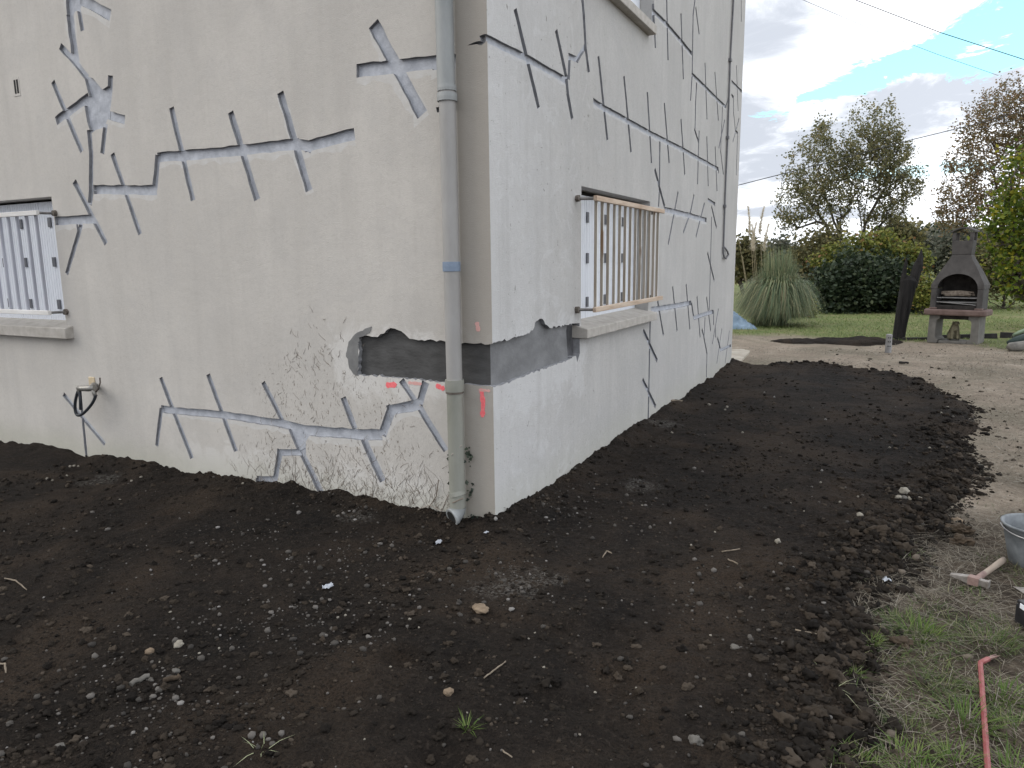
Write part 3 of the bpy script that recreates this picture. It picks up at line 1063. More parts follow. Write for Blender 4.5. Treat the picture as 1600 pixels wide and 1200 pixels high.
for i in range(60):
    if i < 26:
        c = Vector((PX + rr.uniform(.05, .09), -.03 + rr.uniform(-.03, .02), rr.choice((.45, .47, .42, .28, .25, .2))+ rr.gauss(0, .02)))
    elif i < 40:
        c = Vector((PX + rr.uniform(.05, .12), -.03, rr.uniform(.0, .06)))
    else:
        c = Vector((x0 + rr.gauss(0, .012), -.06, rr.choice((rr.uniform(.1, .5), rr.uniform(.38, .5)))))
    s = rr.uniform(.006, .018)
    a = Vector((rr.gauss(0, 1), rr.gauss(0, .5), rr.gauss(0, 1))).normalized()
    b = a.orthogonal().normalized()
    cc = a.cross(b) * .3
    lf.add([c - a * s, c + b * s * .8 + cc * s, c + a * s, c - b * s * .8 + cc * s], [(0, 1, 2, 3)])
lf.build('leaf_cluster', M_IVY, vine, (PX, 0, 0))

# ------------------------------------------------------------------ wall tap with hose
tu, tz = wl(146, 598)
tp = thing('wall_tap', 'wall water tap stub with a hanging black hose loop', 'tap', (tu, 0, tz))
O = (tu, 0, tz)
M_SPONGE = mottled('pale_foam_plate', (0.50, 0.40, 0.26), (0.62, 0.53, 0.38), 30, 0.9, 80, 0.4, 0.003)
M_BRASS = mottled('dull_grey_brass', (0.20, 0.19, 0.17), (0.34, 0.33, 0.31), 30, 0.45, 60, 0.2, 0.002, metal=0.6)
M_HOSE = mottled('black_hose', (0.016, 0.018, 0.022), (0.035, 0.038, 0.046), 15, 0.45, 40, 0.1, 0.002)
MB().box((tu - .05, -.012, tz - .035), (tu + .028, 0.002, tz + .05)).build('back_plate', M_SPONGE, tp, O, bevel=.006)
def tpt(px, py, o):
    u_, z_ = wl(px, py, o)
    return (u_, -o, z_)


bd = MB()
bd.tube([tpt(147, 601, -.01), tpt(146, 603, .05), tpt(144, 605, .10)], [.024, .026, .022], 14)
bd.tube([tpt(148, 606, .10), tpt(138, 607, .115), tpt(128, 607, .125), tpt(122, 606, .13)], [.024, .026, .024, .019], 14)
bd.tube([tpt(145, 606, .10), tpt(147, 613, .105), tpt(149, 619, .11)], [.021, .017, .015], 12)
bd.tube([tpt(122, 603, .13), tpt(123, 610, .13), tpt(124, 615, .13)], [.014, .016, .013], 12)
bd.build('tap_body', M_BRASS, tp, O, smooth=True)
MB().tube([tpt(150, 612, .11), tpt(154, 606, .12), tpt(156.5, 598, .125), tpt(156, 590, .125)], [.009, .007, .006, .007], 8).build('lever_handle', M_RUST, tp, O, smooth=True)


def smooth_path(P, k=5):
    P = [Vector(p) for p in P]
    out = []
    for i in range(len(P) - 1):
        p0, p1, p2, p3 = P[max(i - 1, 0)], P[i], P[i + 1], P[min(i + 2, len(P) - 1)]
        for j in range(k):
            t = j / k
            out.append(.5 * ((2 * p1) + (p2 - p0) * t + (2 * p0 - 5 * p1 + 4 * p2 - p3) * t * t + (3 * p1 - p0 - 3 * p2 + p3) * t ** 3))
    return out + [P[-1]]


MB().tube(smooth_path([tpt(150, 617, .11), tpt(146, 627, .12), tpt(139, 637, .13), tpt(130, 646, .135), tpt(122, 649, .14), tpt(118, 643, .14), tpt(117.5, 630, .14), tpt(120, 617, .135), tpt(123, 609, .132)]), .0125, 10).build('hose', M_HOSE, tp, O, smooth=True)
MB().tube(smooth_path([tpt(124, 612, .135), tpt(125.5, 624, .145), tpt(126, 640, .145)]), .0125, 10).build('hose_end', M_HOSE, tp, O, smooth=True)

# ------------------------------------------------------------------ cable on the side wall
M_CABLE = mottled('grey_cable', (0.13, 0.13, 0.14), (0.20, 0.20, 0.21), 12, 0.6, 40, 0.2, 0.002)
cpx = [(1147, -70), (1146, 0), (1141, 94), (1138, 180), (1137, 215), (1134.5, 268), (1132.5, 322), (1130.5, 384), (1130, 395)]
cw = [wr(*p, 0.02) for p in cpx]
cb = thing('cable', 'thin grey cable ending in a loop on the far end of the side wall', 'cable', (0, cw[-1][0], cw[-1][1]))
O = (0, cw[-1][0], cw[-1][1])
wire = [(.02, a, b) for a, b in cw]
loop = [wr(*p, 0.02) for p in ((1131, 402), (1134, 404), (1137.5, 398), (1136, 393), (1133, 388), (1130.5, 386))]
MB().tube(wire + [(.025, a, b) for a, b in loop], .013, 8).build('wire', M_CABLE, cb, O, smooth=True)
for i in (2, 4, 6):
    a, b = cw[i]
    MB().box((0, a - .03, b - .02), (.04, a + .03, b + .02)).build('clip', M_CABLE, cb, O, bevel=.004)

# ------------------------------------------------------------------ ground
SOIL_PX = [(1150, 566), (1180, 569), (1240, 567), (1290, 565), (1330, 573), (1380, 579), (1430, 589), (1470, 604), (1528, 631), (1522, 660),
           (1492, 680), (1512, 700), (1528, 735), (1505, 760), (1482, 785), (1492, 812), (1425, 848), (1378, 885), (1362, 930), (1380, 970),
           (1368, 1010), (1322, 1050), (1332, 1110), (1318, 1160), (1335, 1210)]
SOIL = [gr(*p) for p in SOIL_PX] + [(2.35, -2.2), (2.1, -3.6), (1.9, -6.5), (-9.5, -6.5), (-9.5, .4), (-.5, .4), (-.5, 8.3)]


def ground_h(x, y):
    return -0.055 + 0.05 * fbm(x, y, 2.5, 3, 50) + 0.012 * fbm(x, y, .35, 3, 60) + 0.009 * fbm(x, y, .09, 2, 65) * (y < 9) \
        + 0.00012 * np.maximum(y - 20, 0) ** 1.5 * np.clip(1 - (y - 20) / 400, 0, 1)


def soil_h(x, y):
    d = seg_dist(x, y, SOIL) + 0.16 * fbm(x, y, .5, 4, 3)
    prof = np.clip(d / .28, -1, 1)
    lip = np.exp(-((d - .22) / .2) ** 2) * .028
    h = np.where(d > 0, .055 * prof * (2 - prof), .10 * prof) - .052
    h = h + lip
    rough = np.clip(.35 + .65 * np.exp(-np.abs(d - .2) / .5) + .55 * np.clip(fbm(x, y, 1.1, 2, 31) + .25, 0, 1), .3, 1.3)
    h = h + .034 * fbm(x, y, .9, 3, 5) + rough * (.024 * fbm(x, y, .22, 3, 9) + .020 * fbm(x, y, .075, 3, 13) + .017 * np.abs(fbm(x, y, .033, 2, 17)) + .006 * fbm(x, y, .022, 1, 19))
    # soil heaped unevenly against the walls
    wdist = np.where(x < 0, -y, x)
    wdist = np.where((x > 0) & (y < 0), np.hypot(x, y), wdist)
    h = h + np.exp(-(np.maximum(wdist, 0) / .16) ** 2) * (.028 + .05 * fbm(x, y, .3, 3, 21))
    # fall of the bed towards the left, and foot prints
    h = h - .016 * np.clip(-x - 1.5, 0, 6)
    for px, py, r, dp_ in PITS:
        gx, gy = gr(px, py)
        h = h - dp_ * np.exp(-(((x - gx) ** 2 + (y - gy) ** 2) / r ** 2) ** 1.5)
    return h


PITS = [(704, 838, .13, .055), (628, 1028, .08, .05), (520, 1090, .1, .035), (725, 1035, .07, .03), (868, 985, .09, .03), (860, 1095, .07, .035), (915, 1105, .07, .035),
        (690, 1185, .09, .04), (965, 1070, .12, .035), (560, 985, .09, .03), (1000, 1150, .12, .03), (100, 1130, .14, .04), (330, 990, .12, .02),
        (780, 968, .07, .02), (950, 1000, .1, .025), (1290, 1080, .06, .02)]


def axis(segs):
    out = []
    for a, b, s in segs:
        n = max(1, int(round((b - a) / s)))
        out.append(np.linspace(a, b, n, endpoint=False))
    out.append(np.array([segs[-1][1]]))
    return np.concatenate(out)


def grid_mesh(name, xs, ys, hf, mat, drop=None, attr=None):
    X, Y = np.meshgrid(xs, ys)
    Z = hf(X, Y)
    nx, ny = len(xs), len(ys)
    V = np.stack([X, Y, Z], -1).reshape(-1, 3)
    i = np.arange(nx * ny).reshape(ny, nx)
    Q = np.stack([i[:-1, :-1], i[:-1, 1:], i[1:, 1:], i[1:, :-1]], -1).reshape(-1, 4)
    if drop is not None:
        cx = V[Q].mean(1)
        Q = Q[~drop(cx[:, 0], cx[:, 1])]
    used = np.zeros(len(V), bool)
    used[Q.ravel()] = True
    idx = np.cumsum(used) - 1
    V, Q = V[used], idx[Q]
    me = np_mesh(name, V, quads=Q)
    if attr is not None:
        col = attr(V[:, 0], V[:, 1])
        a = me.attributes.new('zone', 'FLOAT_COLOR', 'POINT')
        c4 = np.ones((len(V), 4), np.float32)
        c4[:, :3] = col
        a.data.foreach_set('color', c4.ravel())
    o = link(name, me, mat, None, True)
    return o


def soil_mat():
    m = Mat('dug_soil', 0.95, 0, 0.12)
    t = m.t
    a = m.noise(1.1, 7, 0.62, 0.6)
    b = m.noise(9, 6, 0.65)
    c = m.noise(90, 4, 0.7)
    col = ramp(t, a, ((0.36, (0.0105, 0.0092, 0.0083)), (0.48, (0.022, 0.0170, 0.0135)), (0.60, (0.050, 0.036, 0.0255))))
    col = mix_col(t, math_node(t, 'MULTIPLY', ramp(t, b, ((0.4, 0.0), (0.75, 1.0))), 0.6), col, (0.040, 0.032, 0.0255))
    col = mix_col(t, ramp(t, c, ((0.42, 0.0), (0.62, 0.75))), col, (0.0075, 0.0062, 0.0055))
    col = mix_col(t, ramp(t, m.noise(45, 4, 0.7, 0.5), ((0.54, 0.0), (0.70, 0.7))), col, (0.058, 0.047, 0.038))
    g = m.noise(170, 2, 0.6)
    col = mix_col(t, math_node(t, 'MULTIPLY', ramp(t, g, ((0.71, 0.0), (0.75, 1.0))), 0.6), col, (0.10, 0.09, 0.075))
    # pale spill of plaster dust
    wh = None
    for px, py, r in ((155, 742, .17), (1035, 664, .2), (795, 916, .2), (850, 905, .13), (560, 812, .13), (1000, 760, .16)):
        x, y = gr(px, py)
        v = t.nodes.new('ShaderNodeVectorMath')
        v.operation = 'DISTANCE'
        t.links.new(m.P, v.inputs[0])
        v.inputs[1].default_value = (x, y, 0)
        k = math_node(t, 'ADD', math_node(t, 'DIVIDE', v.outputs['Value'], r), math_node(t, 'MULTIPLY', math_node(t, 'SUBTRACT', b, 0.5), 3.0))
        k = maprange(t, k, 1.1, 0.4)
        wh = k if wh is None else math_node(t, 'MAXIMUM', wh, k)
    fl = ramp(t, m.noise(60, 3, 0.7), ((0.45, 0.0), (0.6, 1.0)))
    col = mix_col(t, math_node(t, 'MULTIPLY', math_node(t, 'MULTIPLY', wh, fl), 0.32), col, (0.26, 0.25, 0.23))
    m.color(col)
    m.bump(math_node(t, 'ADD', math_node(t, 'MULTIPLY', c, 0.8), math_node(t, 'MULTIPLY', m.noise(240, 3, 0.7), 0.5)), 1.0, 0.02)
    return m


M_SOIL = soil_mat()
soil = grid_mesh('soil', axis(((-9.2, -3.2, .05), (-3.2, 3.4, .0125))), axis(((-5.0, -2.8, .05), (-2.8, 1.0, .0125), (1.0, 4.0, .02), (4.0, 9.0, .032))),
                 soil_h, M_SOIL, lambda x, y: ((x < -.1) & (y > .1)) | (seg_dist(x, y, SOIL) < -.35))
tag(soil, kind='structure')
# the second, small dug patch farther off
SOIL2 = [gr(*p) for p in ((1200, 529), (1240, 527), (1310, 526), (1370, 526), (1405, 528), (1395, 533), (1350, 535), (1290, 533), (1230, 532))]


def soil2_h(x, y):
    d = seg_dist(x, y, SOIL2) + .12 * fbm(x, y, .6, 3, 77)
    return np.where(d > 0, .05 * np.clip(d / .2, 0, 1), .12 * np.clip(d / .2, -1, 0)) - .045 + .05 * fbm(x, y, .35, 3, 79) * (d > 0) + .02 * fbm(x, y, .1, 2, 71)


sx = [p[0] for p in SOIL2]
sy = [p[1] for p in SOIL2]
tag(grid_mesh('soil_patch', axis(((min(sx) - .3, max(sx) + .3, .03),)), axis(((min(sy) - .4, max(sy) + .4, .03),)), soil2_h, M_SOIL), kind='structure')

LAWN_LINE = [gr(*p) for p in ((1143, 519), (1240, 520), (1330, 523), (1420, 529), (1500, 534), (1600, 545))]


def lawn_mask(x, y):
    yl = np.interp(x, [p[0] for p in sorted(LAWN_LINE)], [p[1] for p in sorted(LAWN_LINE)])
    return np.clip((y - yl + .9 * fbm(x, y, 1.6, 4, 41)) / .8 + .3, 0, 1)


STRAWC = gr(1560, 990)


def zone(x, y):
    lw = lawn_mask(x, y)
    near = np.clip(1.2 - (y - .9 + 1.2 * fbm(x, y, .7, 4, 45)) / 1.4, 0, 1)      # worn grass at the right foreground
    green = np.clip(fbm(x, y, .45, 4, 47) * 2.2 + .1, 0, 1)
    return np.stack([lw, near, green], -1)


def ground_mat():
    m = Mat('worn_ground', 0.95, 0, 0.1)
    t = m.t
    at_ = t.nodes.new('ShaderNodeAttribute')
    at_.attribute_name = 'zone'
    sp = t.nodes.new('ShaderNodeSeparateColor')
    t.links.new(at_.outputs['Color'], sp.inputs[0])
    lw, near, green = sp.outputs
    a = m.noise(1.3, 7, 0.65, 0.4)
    b = m.noise(13, 6, 0.65)
    c = m.noise(75, 4, 0.7)
    dirt = ramp(t, a, ((0.3, (0.25, 0.205, 0.16)), (0.55, (0.37, 0.31, 0.245)), (0.75, (0.48, 0.42, 0.345))))
    dirt = mix_col(t, math_node(t, 'MULTIPLY', ramp(t, b, ((0.4, 0.0), (0.72, 1.0))), 0.55), dirt, (0.17, 0.135, 0.10))
    dirt = mix_col(t, ramp(t, c, ((0.52, 0.0), (0.72, 0.7))), dirt, (0.10, 0.08, 0.06))
    tuf = m.noise(.55, 6, 0.66, 0.6)
    dirt = mix_col(t, math_node(t, 'MULTIPLY', ramp(t, tuf, ((0.46, 0.0), (0.60, 1.0))), 0.6), dirt, (0.165, 0.15, 0.11))
    dirt = mix_col(t, ramp(t, m.noise(30, 4, 0.7, 0.6), ((0.56, 0.0), (0.68, 0.75))), dirt, (0.46, 0.42, 0.355))
    worn = ramp(t, b, ((0.3, (0.05, 0.04, 0.031)), (0.55, (0.115, 0.092, 0.07)), (0.75, (0.20, 0.168, 0.125))))
    worn = mix_col(t, ramp(t, c, ((0.46, 0.0), (0.66, 0.8))), worn, (0.04, 0.032, 0.025))
    worn = mix_col(t, ramp(t, m.noise(3.3, 5, 0.6, 0.5), ((0.50, 0.0), (0.62, 0.75))), worn, (0.042, 0.033, 0.026))
    lawn = ramp(t, b, ((0.3, (0.09, 0.12, 0.045)), (0.55, (0.16, 0.195, 0.075)), (0.75, (0.235, 0.25, 0.11))))
    lawn = mix_col(t, math_node(t, 'MULTIPLY', ramp(t, a, ((0.42, 0.0), (0.62, 1.0))), 0.7), lawn, (0.24, 0.215, 0.12))
    col = mix_col(t, near, dirt, worn)
    col = mix_col(t, lw, col, lawn)
    m.color(col)
    m.bump(math_node(t, 'ADD', b, c), 1.0, 0.025)
    return m


M_GROUND = ground_mat()
ground = grid_mesh('ground', axis(((-900, -60, 60), (-60, -12, 4), (-12, 1.3, .4), (1.3, 6, .035), (6, 14, .2), (14, 60, 2), (60, 900, 60))),
                   axis(((-700, -30, 60), (-30, -3, 1.5), (-3, 2, .035), (2, 9, .05), (9, 17, .1), (17, 40, .4), (40, 100, 4), (100, 1500, 70))),
                   lambda x, y: ground_h(x, y) - .25 * np.clip(seg_dist(x, y, SOIL) / .3 - .6, 0, 1), M_GROUND,
                   lambda x, y: (x < -.4) & (x > LX + .4) & (y > .4) & (y < RY - .4), zone)
tag(ground, kind='structure')
M_SLAB = mottled('pale_path_concrete', (0.30, 0.26, 0.21), (0.48, 0.44, 0.37), 4, 0.9, 60, 0.3, 0.004)
pp = [gr(*p) for p in ((1120, 568), (1156, 565), (1172, 548), (1160, 545), (1120, 546))]
tag(MB().prism(pp, -.2, .0).build('path', M_SLAB), kind='structure')


def hz(x, y):
    """height of whatever ground is seen at a point"""
    X, Y = np.array([x], float), np.array([y], float)
    return float(max(soil_h(X, Y)[0] if seg_dist(X, Y, SOIL)[0] > -.3 else -9, ground_h(X, Y)[0]))


def grz(px, py):
    """the seen ground point under a picture position, on the uneven ground"""
    x, y = gr(px, py)
    for _ in range(4):
        x, y = gr(px, py, hz(x, y))
    return x, y


def hz_np(X, Y):
    d = seg_dist(X, Y, SOIL)
    return np.maximum(np.where(d > -.3, soil_h(X, Y), -9), ground_h(X, Y))


# ------------------------------------------------------------------ loose clods and gravel
import bmesh


def ico(sub, seed, amp=.28):
    bm = bmesh.new()
    bmesh.ops.create_icosphere(bm, subdivisions=sub, radius=1)
    r_ = random.Random(seed)
    off = Vector((r_.uniform(-9, 9), r_.uniform(-9, 9), r_.uniform(-9, 9)))
    for v in bm.verts:
        n_ = mnoise.noise(v.co * 1.3 + off) * amp * 1.6 + mnoise.noise(v.co * 3.1 + off) * amp * .9 + (mnoise.noise(v.co * 7.3 + off) * amp * .55 if sub > 2 else 0)
        v.co *= 1 + n_
    V = np.array([v.co[:] for v in bm.verts])
    Fc = np.array([[v.index for v in f.verts] for f in bm.faces])
    bm.free()
    return V, Fc


def scatter(name, templates, pos, scale, squash, mat, smooth=False):
    """one mesh of many small lumps"""
    VV, FF, o = [], [], 0
    n = len(pos)
    which = rng.integers(0, len(templates), n)
    for k, (tv, tf) in enumerate(templates):
        sel = np.where(which == k)[0]
        if not len(sel):
            continue
        a = rng.uniform(0, 2 * math.pi, len(sel))
        ca, sa = np.cos(a)[:, None], np.sin(a)[:, None]
        sxyz = scale[sel][:, None] * rng.uniform(.7, 1.3, (len(sel), 3)) * np.array([1, 1, squash])
        lv = tv[None] * sxyz[:, None, :]
        w = np.stack([lv[..., 0] * ca - lv[..., 1] * sa, lv[..., 0] * sa + lv[..., 1] * ca, lv[..., 2]], -1) + pos[sel][:, None, :]
        VV.append(w.reshape(-1, 3))
        FF.append((tf[None] + (np.arange(len(sel)) * len(tv))[:, None, None]).reshape(-1, 3) + o)
        o += len(sel) * len(tv)
    me = np_mesh(name, np.concatenate(VV), tris=np.concatenate(FF))
    return link(name, me, mat, None, smooth)


T1 = [ico(1, s) for s in range(5)]
T2 = [ico(2, s, .34) for s in range(6)]


def in_soil(n, box, dmin=-.02, power=None):
    x = rng.uniform(box[0], box[1], n)
    y = rng.uniform(box[2], box[3], n)
    d = seg_dist(x, y, SOIL) + .16 * fbm(x, y, .5, 4, 3)
    k = (d > dmin) & ~((x < .0) & (y > -.01))
    return x[k], y[k], d[k]


# clods: everywhere thin, thick on the rim and in drifts
T0 = []
for k in range(8):
    tv, tf = ico(1, 300 + k, .5)
    T0.append(ico(1, 300 + k, .5) if k % 2 else (ico(0 + 1, 330 + k, .55)))
T3 = [ico(3, 360 + k, .5) for k in range(6)]
x, y, d = in_soil(520000, (-4.2, 3.5, -3.0, 8.6), -.12)
drift = fbm(x, y, .8, 3, 91) + .6 * fbm(x, y, .25, 2, 95)
dist = np.hypot(x - C[0], y - C[1])
p = .16 + .8 * np.exp(-((d - .08) / .28) ** 2) * (x > .5) + .8 * np.clip(drift + .1, 0, 1) + .4 * np.exp(-(np.where(x < 0, -y, x) / .12) ** 2)
p = p * np.clip(1.4 - dist / 7, .15, 1)
k = rng.random(len(x)) < p * .55
x, y, d, dist = x[k], y[k], d[k], dist[k]
s = np.minimum(.0028 * np.exp(rng.gamma(1.3, .46, len(x))), .016)
rim = np.exp(-((d - .08) / .25) ** 2) * (x > .5)
s = np.minimum(s * (1 + 1.7 * rim * rng.random(len(x))), .029)
k = s > dist * .0007
x, y, s = x[k], y[k], s[k]
print('crumbs', len(x))
pos = np.stack([x, y, hz_np(x, y) + s * .2], -1)
big = s > .015
tag(scatter('loose_clods', T0, pos[~big], s[~big], .75, M_CLOD), 'fine loose crumbs of dark soil over the whole dug bed', 'soil crumbs', kind='stuff')
tag(scatter('soil_clods', T3, pos[big], s[big], .72, M_CLOD), 'larger lumps of dark earth heaped along the rim of the bed', 'soil clods', kind='stuff')
# gravel drifts
x, y, d = in_soil(95000, (-3.5, 3.2, -2.9, 5.5), .0)
g = np.zeros(len(x))
for px, py, r, w in ((280, 1060, .35, 1), (450, 970, .4, .7), (120, 1170, .4, .9), (790, 910, .28, .9), (520, 880, .4, .55), (380, 860, .4, .35), (560, 800, .35, .4),
                     (900, 800, .5, .35), (1150, 950, .5, .25), (900, 1100, .6, .2), (1230, 1010, .35, .35), (350, 1150, .4, .6), (600, 960, .4, .4)):
    gx, gy = gr(px, py)
    g = np.maximum(g, w * np.exp(-((x - gx) ** 2 + (y - gy) ** 2) / r ** 2))
g = g * np.clip(.6 + 1.4 * fbm(x, y, .2, 3, 99), 0, 1.5) + .009
k = rng.random(len(x)) < g * .62
x, y = x[k], y[k]
s = np.minimum(.0036 * np.exp(rng.gamma(1.2, .45, len(x))), .016)
pos = np.stack([x, y, hz_np(x, y) + s * .3], -1)
tag(scatter('gravel', T1, pos, s, .75, M_GRAVEL, False), 'thin drifts of grey gravel mixed into the dark soil', 'gravel', kind='stuff')

# stones one can point to
STONES = [  # px, py, radius in photograph pixels, material, label
    (1412, 777, 8.5, M_STONE, 'largest pale stone among dark clods at the right rim of the soil'),
    (1403, 787, 4.5, M_STONE, 'small squarish pale stone at the left foot of the largest pale stone'),
    (1421, 787, 4.5, M_STONE, 'small bright stone at the right foot of the largest pale stone'),
    (1412, 787, 4.5, M_STONEG, 'greyish stone tucked directly below the largest pale stone'),
    (1437, 786, 4.5, M_STONE, 'pale stone apart on the right of the pale stone cluster'),
    (701, 1085, 8, M_STONET, 'rounded tan stone alone on the dark soil in the foreground'),
    (1087, 1158, 11, M_STONEG, 'rough grey stone at the bottom of the foreground soil'),
    (751, 956, 14, M_STONET, 'wide flat brownish stone half sunk in soil below the white grit'),
    (280, 1013, 8, M_STONE, 'pale irregular stone in the gravel drift on the left'),
    (234, 1022, 7, M_STONET, 'brownish upright stone left of the pale gravel stone'),
    (276, 1056, 6, M_STONEG, 'bluish grey angular stone below the pale gravel stone'),
    (1343, 818, 5, M_STONE, 'small round white stone near the right rim of the soil'),
    (1215, 849, 5, M_STONE, 'small elongated white stone midway across the right part of soil'),
    (92, 1158, 8, M_STONEG, 'round grey stone in the gravel at the lower left corner'),
    (1148, 1018, 7, M_STONEG, 'low grey stone at the right of the foreground soil'),
    (1497, 806, 9, M_STONET, 'orange tan stone on top of a brown clod at the rim'),
]
for i, (px, py, r, m, lab) in enumerate(STONES):
    gx, gy = gr(px, py)
    dep = float((R @ (np.array([gx, gy, 0]) - C))[2])
    rr_ = r / F * dep
    tv, tf = ico(3, 40 + i, .24)
    sc3 = np.array([1, .85, .72 if r < 12 else .42]) * rr_
    me = np_mesh('stone', tv * sc3, tris=tf)
    o = link('stone', me, m, None, False)
    o.location = (gx, gy, hz(gx, gy) + rr_ * .3)
    o.rotation_euler = (0, 0, random.uniform(0, 6))
    tag(o, lab, 'stone')
BC = [(1503, 820, 16, 'long brown clod of earth at the rim below the orange tan stone'), (1504, 834, 13, 'crumbly brown clod lying on bare ground past the rim'),
      (1405, 846, 10, 'round dark clod at the rim above the worn grass'), (1370, 848, 12, 'pair sized dark clod inside the rim left of a round clod'),
      (1375, 972, 11, 'dark clod beside the green tuft at the soil edge'), (1410, 987, 13, 'rounded brown clod on worn grass beside the soil edge'),
      (1340, 1018, 12, 'grey brown clod above the bent weed at the soil edge')]
for i, (px, py, r, lab) in enumerate(BC):
    gx, gy = gr(px, py)
    dep = float((R @ (np.array([gx, gy, 0]) - C))[2])
    rr_ = r / F * dep
    tv, tf = ico(4, 80 + i, .5)
    me = np_mesh('clod', tv * np.array([1.15, .8, .62]) * rr_, tris=tf)
    o = link('clod', me, M_CLODB if i in (0, 1, 5) else M_CLOD, None, False)
    o.location = (gx, gy, hz(gx, gy) + rr_ * .3)
    tag(o, lab, 'clod of earth')
# pebbles that look alike
PEB = [(1050, 677), (1160, 676), (1136, 636), (1108, 633), (1133, 640), (1340, 783), (1312, 788), (1256, 803), (1003, 793), (1104, 800), (826, 1002), (850, 1048), (836, 993), (730, 1118),
       (570, 1161), (906, 1150), (930, 1075), (994, 1068), (1110, 994), (1117, 833), (1080, 850), (115, 724), (109, 725), (122, 724), (104, 737), (81, 744), (73, 742), (187, 777), (220, 742),
       (205, 747), (222, 748), (380, 761), (343, 1020), (312, 1027), (250, 1040), (203, 975), (267, 963), (310, 1135), (1282, 760), (1235, 790), (1480, 640), (1470, 650), (1556, 690), (1452, 705),
       (540, 965), (528, 966), (577, 945), (640, 970), (655, 985), (610, 1045), (960, 1105), (1295, 1105), (1420, 725), (1390, 700)]
for i, (px, py) in enumerate(PEB):
    gx, gy = gr(px, py)
    dep = float((R @ (np.array([gx, gy, 0]) - C))[2])
    rr_ = max(.005, 2.2 / F * dep) * random.uniform(.8, 1.2)
    tv, tf = T2[i % 6]
    if i < 6:
        me = np_mesh('pebble', tv * np.array([1, .8, .7]), tris=tf)
        o = link('pebble', me, M_STONE, None, True)
        proto_peb = globals().setdefault('PROTO_PEB', [])
        proto_peb.append(o)
    else:
        o = PROTO_PEB[i % 6].copy()
        COL.objects.link(o)
    o.scale = (rr_, rr_, rr_)
    o.location = (gx, gy, hz(gx, gy) + rr_ * .35)
    o.rotation_euler = (0, 0, random.uniform(0, 6))
    tag(o, 'small pale pebble lying loose on the dark soil', 'pebble', 'pale pebbles on the dark soil')
# scraps and sticks
for px, py, r, lab in ((513, 922, 9, 'torn white scrap lying on the dark soil left of centre'), (684, 838, 7, 'crumpled white scrap on soil below the downpipe outlet'),
                       (760, 838, 4, 'small white chip on soil under the house corner'), (1383, 898, 9, 'pale bluish scrap at the soil edge under the rim clods')):
    gx, gy = gr(px, py)
    dep = float((R @ (np.array([gx, gy, 0]) - C))[2])
    s = r / F * dep
    mb = MB()
    n = 6
    vs = [(s * (i / (n - 1) - .5) * 2 * random.uniform(.8, 1.1), s * (j / (n - 1) - .5) * random.uniform(.9, 1.3), s * random.uniform(.1, .7)) for i in range(n) for j in range(n)]
    mb.add(vs, [(i * n + j, i * n + j + 1, (i + 1) * n + j + 1, (i + 1) * n + j) for i in range(n - 1) for j in range(n - 1)])
    o = mb.build('scrap', M_WHITE)
    o.location = (gx, gy, hz(gx, gy) + .004)
    o.rotation_euler = (0, 0, random.uniform(0, 6))
    so_ = o.modifiers.new('thickness', 'SOLIDIFY')
    so_.thickness = .0015
    tag(o, lab, 'scrap')
M_STICK = mottled('dry_stick', (0.13, 0.105, 0.08), (0.27, 0.225, 0.17), 30, 0.85, 80, 0.3, 0.002, stretch=(1, 1, 1))
M_STICKD = mottled('black_stick', (0.018, 0.016, 0.015), (0.04, 0.035, 0.03), 30, 0.85, 80, 0.3, 0.002)
STK = [([(1128, 864), (1156, 861)], 2.2, M_STICK, 'thin pale straw lying flat in the middle of the soil'), ([(1137, 878), (1152, 891)], 2.6, M_STICK, 'short slanting pale stick in the soil below the straw'),
       ([(941, 872), (948, 863), (956, 866)], 2.2, M_STICK, 'hooked pale root in the soil under the side wall'), ([(757, 1063), (775, 1053), (790, 1042)], 2.6, M_STICK, 'crooked pale twig in the foreground soil above the grass tuft'),
       ([(1242, 993), (1292, 1001)], 3.0, M_STICK, 'long dry stem lying across the soil towards the worn grass'), ([(1048, 635), (1066, 629)], 3, M_STICK, 'pale split stick at the foot of the side wall'),
       ([(8, 905), (25, 912), (42, 926)], 2.4, M_STICK, 'pale bent root at the left edge of the soil'), ([(2, 1045), (9, 1047), (10, 1058)], 3, M_STICK, 'small hooked root at the left edge of the foreground'),
       ([(1447, 870), (1465, 875)], 5, M_STICKD, 'short black stick on the bare ground left of the hammer'), ([(785, 1178), (800, 1189)], 3, M_STICK, 'pale stub of root at the bottom of the soil'),
       ([(205, 1078), (235, 1066)], 9, M_STONEG, 'grey brown stub of wood lying in the left gravel'), ([(255, 1072), (282, 1066)], 8, M_CLODB, 'dark stub of wood beside the grey brown stub'),
       ([(1405, 565), (1420, 566)], 4, M_STICKD, 'dark splinter of wood on the far bare ground')]
for pts, w, m, lab in STK:
    P = []
    for px, py in pts:
        gx, gy = gr(px, py)
        P.append(Vector((gx, gy, hz(gx, gy))))
    dep = float((R @ (np.array(P[0]) - C))[2])
    r = w / 2 / F * dep
    for i, v_ in enumerate(P):
        v_.z += r * 1.3 + (.008 if 0 < i < len(P) - 1 else 0)
    Q = []
    for i in range(len(P) - 1):
        for k in range(4):
            Q.append(P[i].lerp(P[i + 1], k / 4) + Vector((random.gauss(0, r * .3), random.gauss(0, r * .3), random.gauss(0, r * .2))))
    Q.append(P[-1])
    tag(MB().tube(Q, [r * random.uniform(.75, 1.1) for _ in Q], 7, jit=.2).build('stick', m, None, (0, 0, 0), True), lab, 'stick')


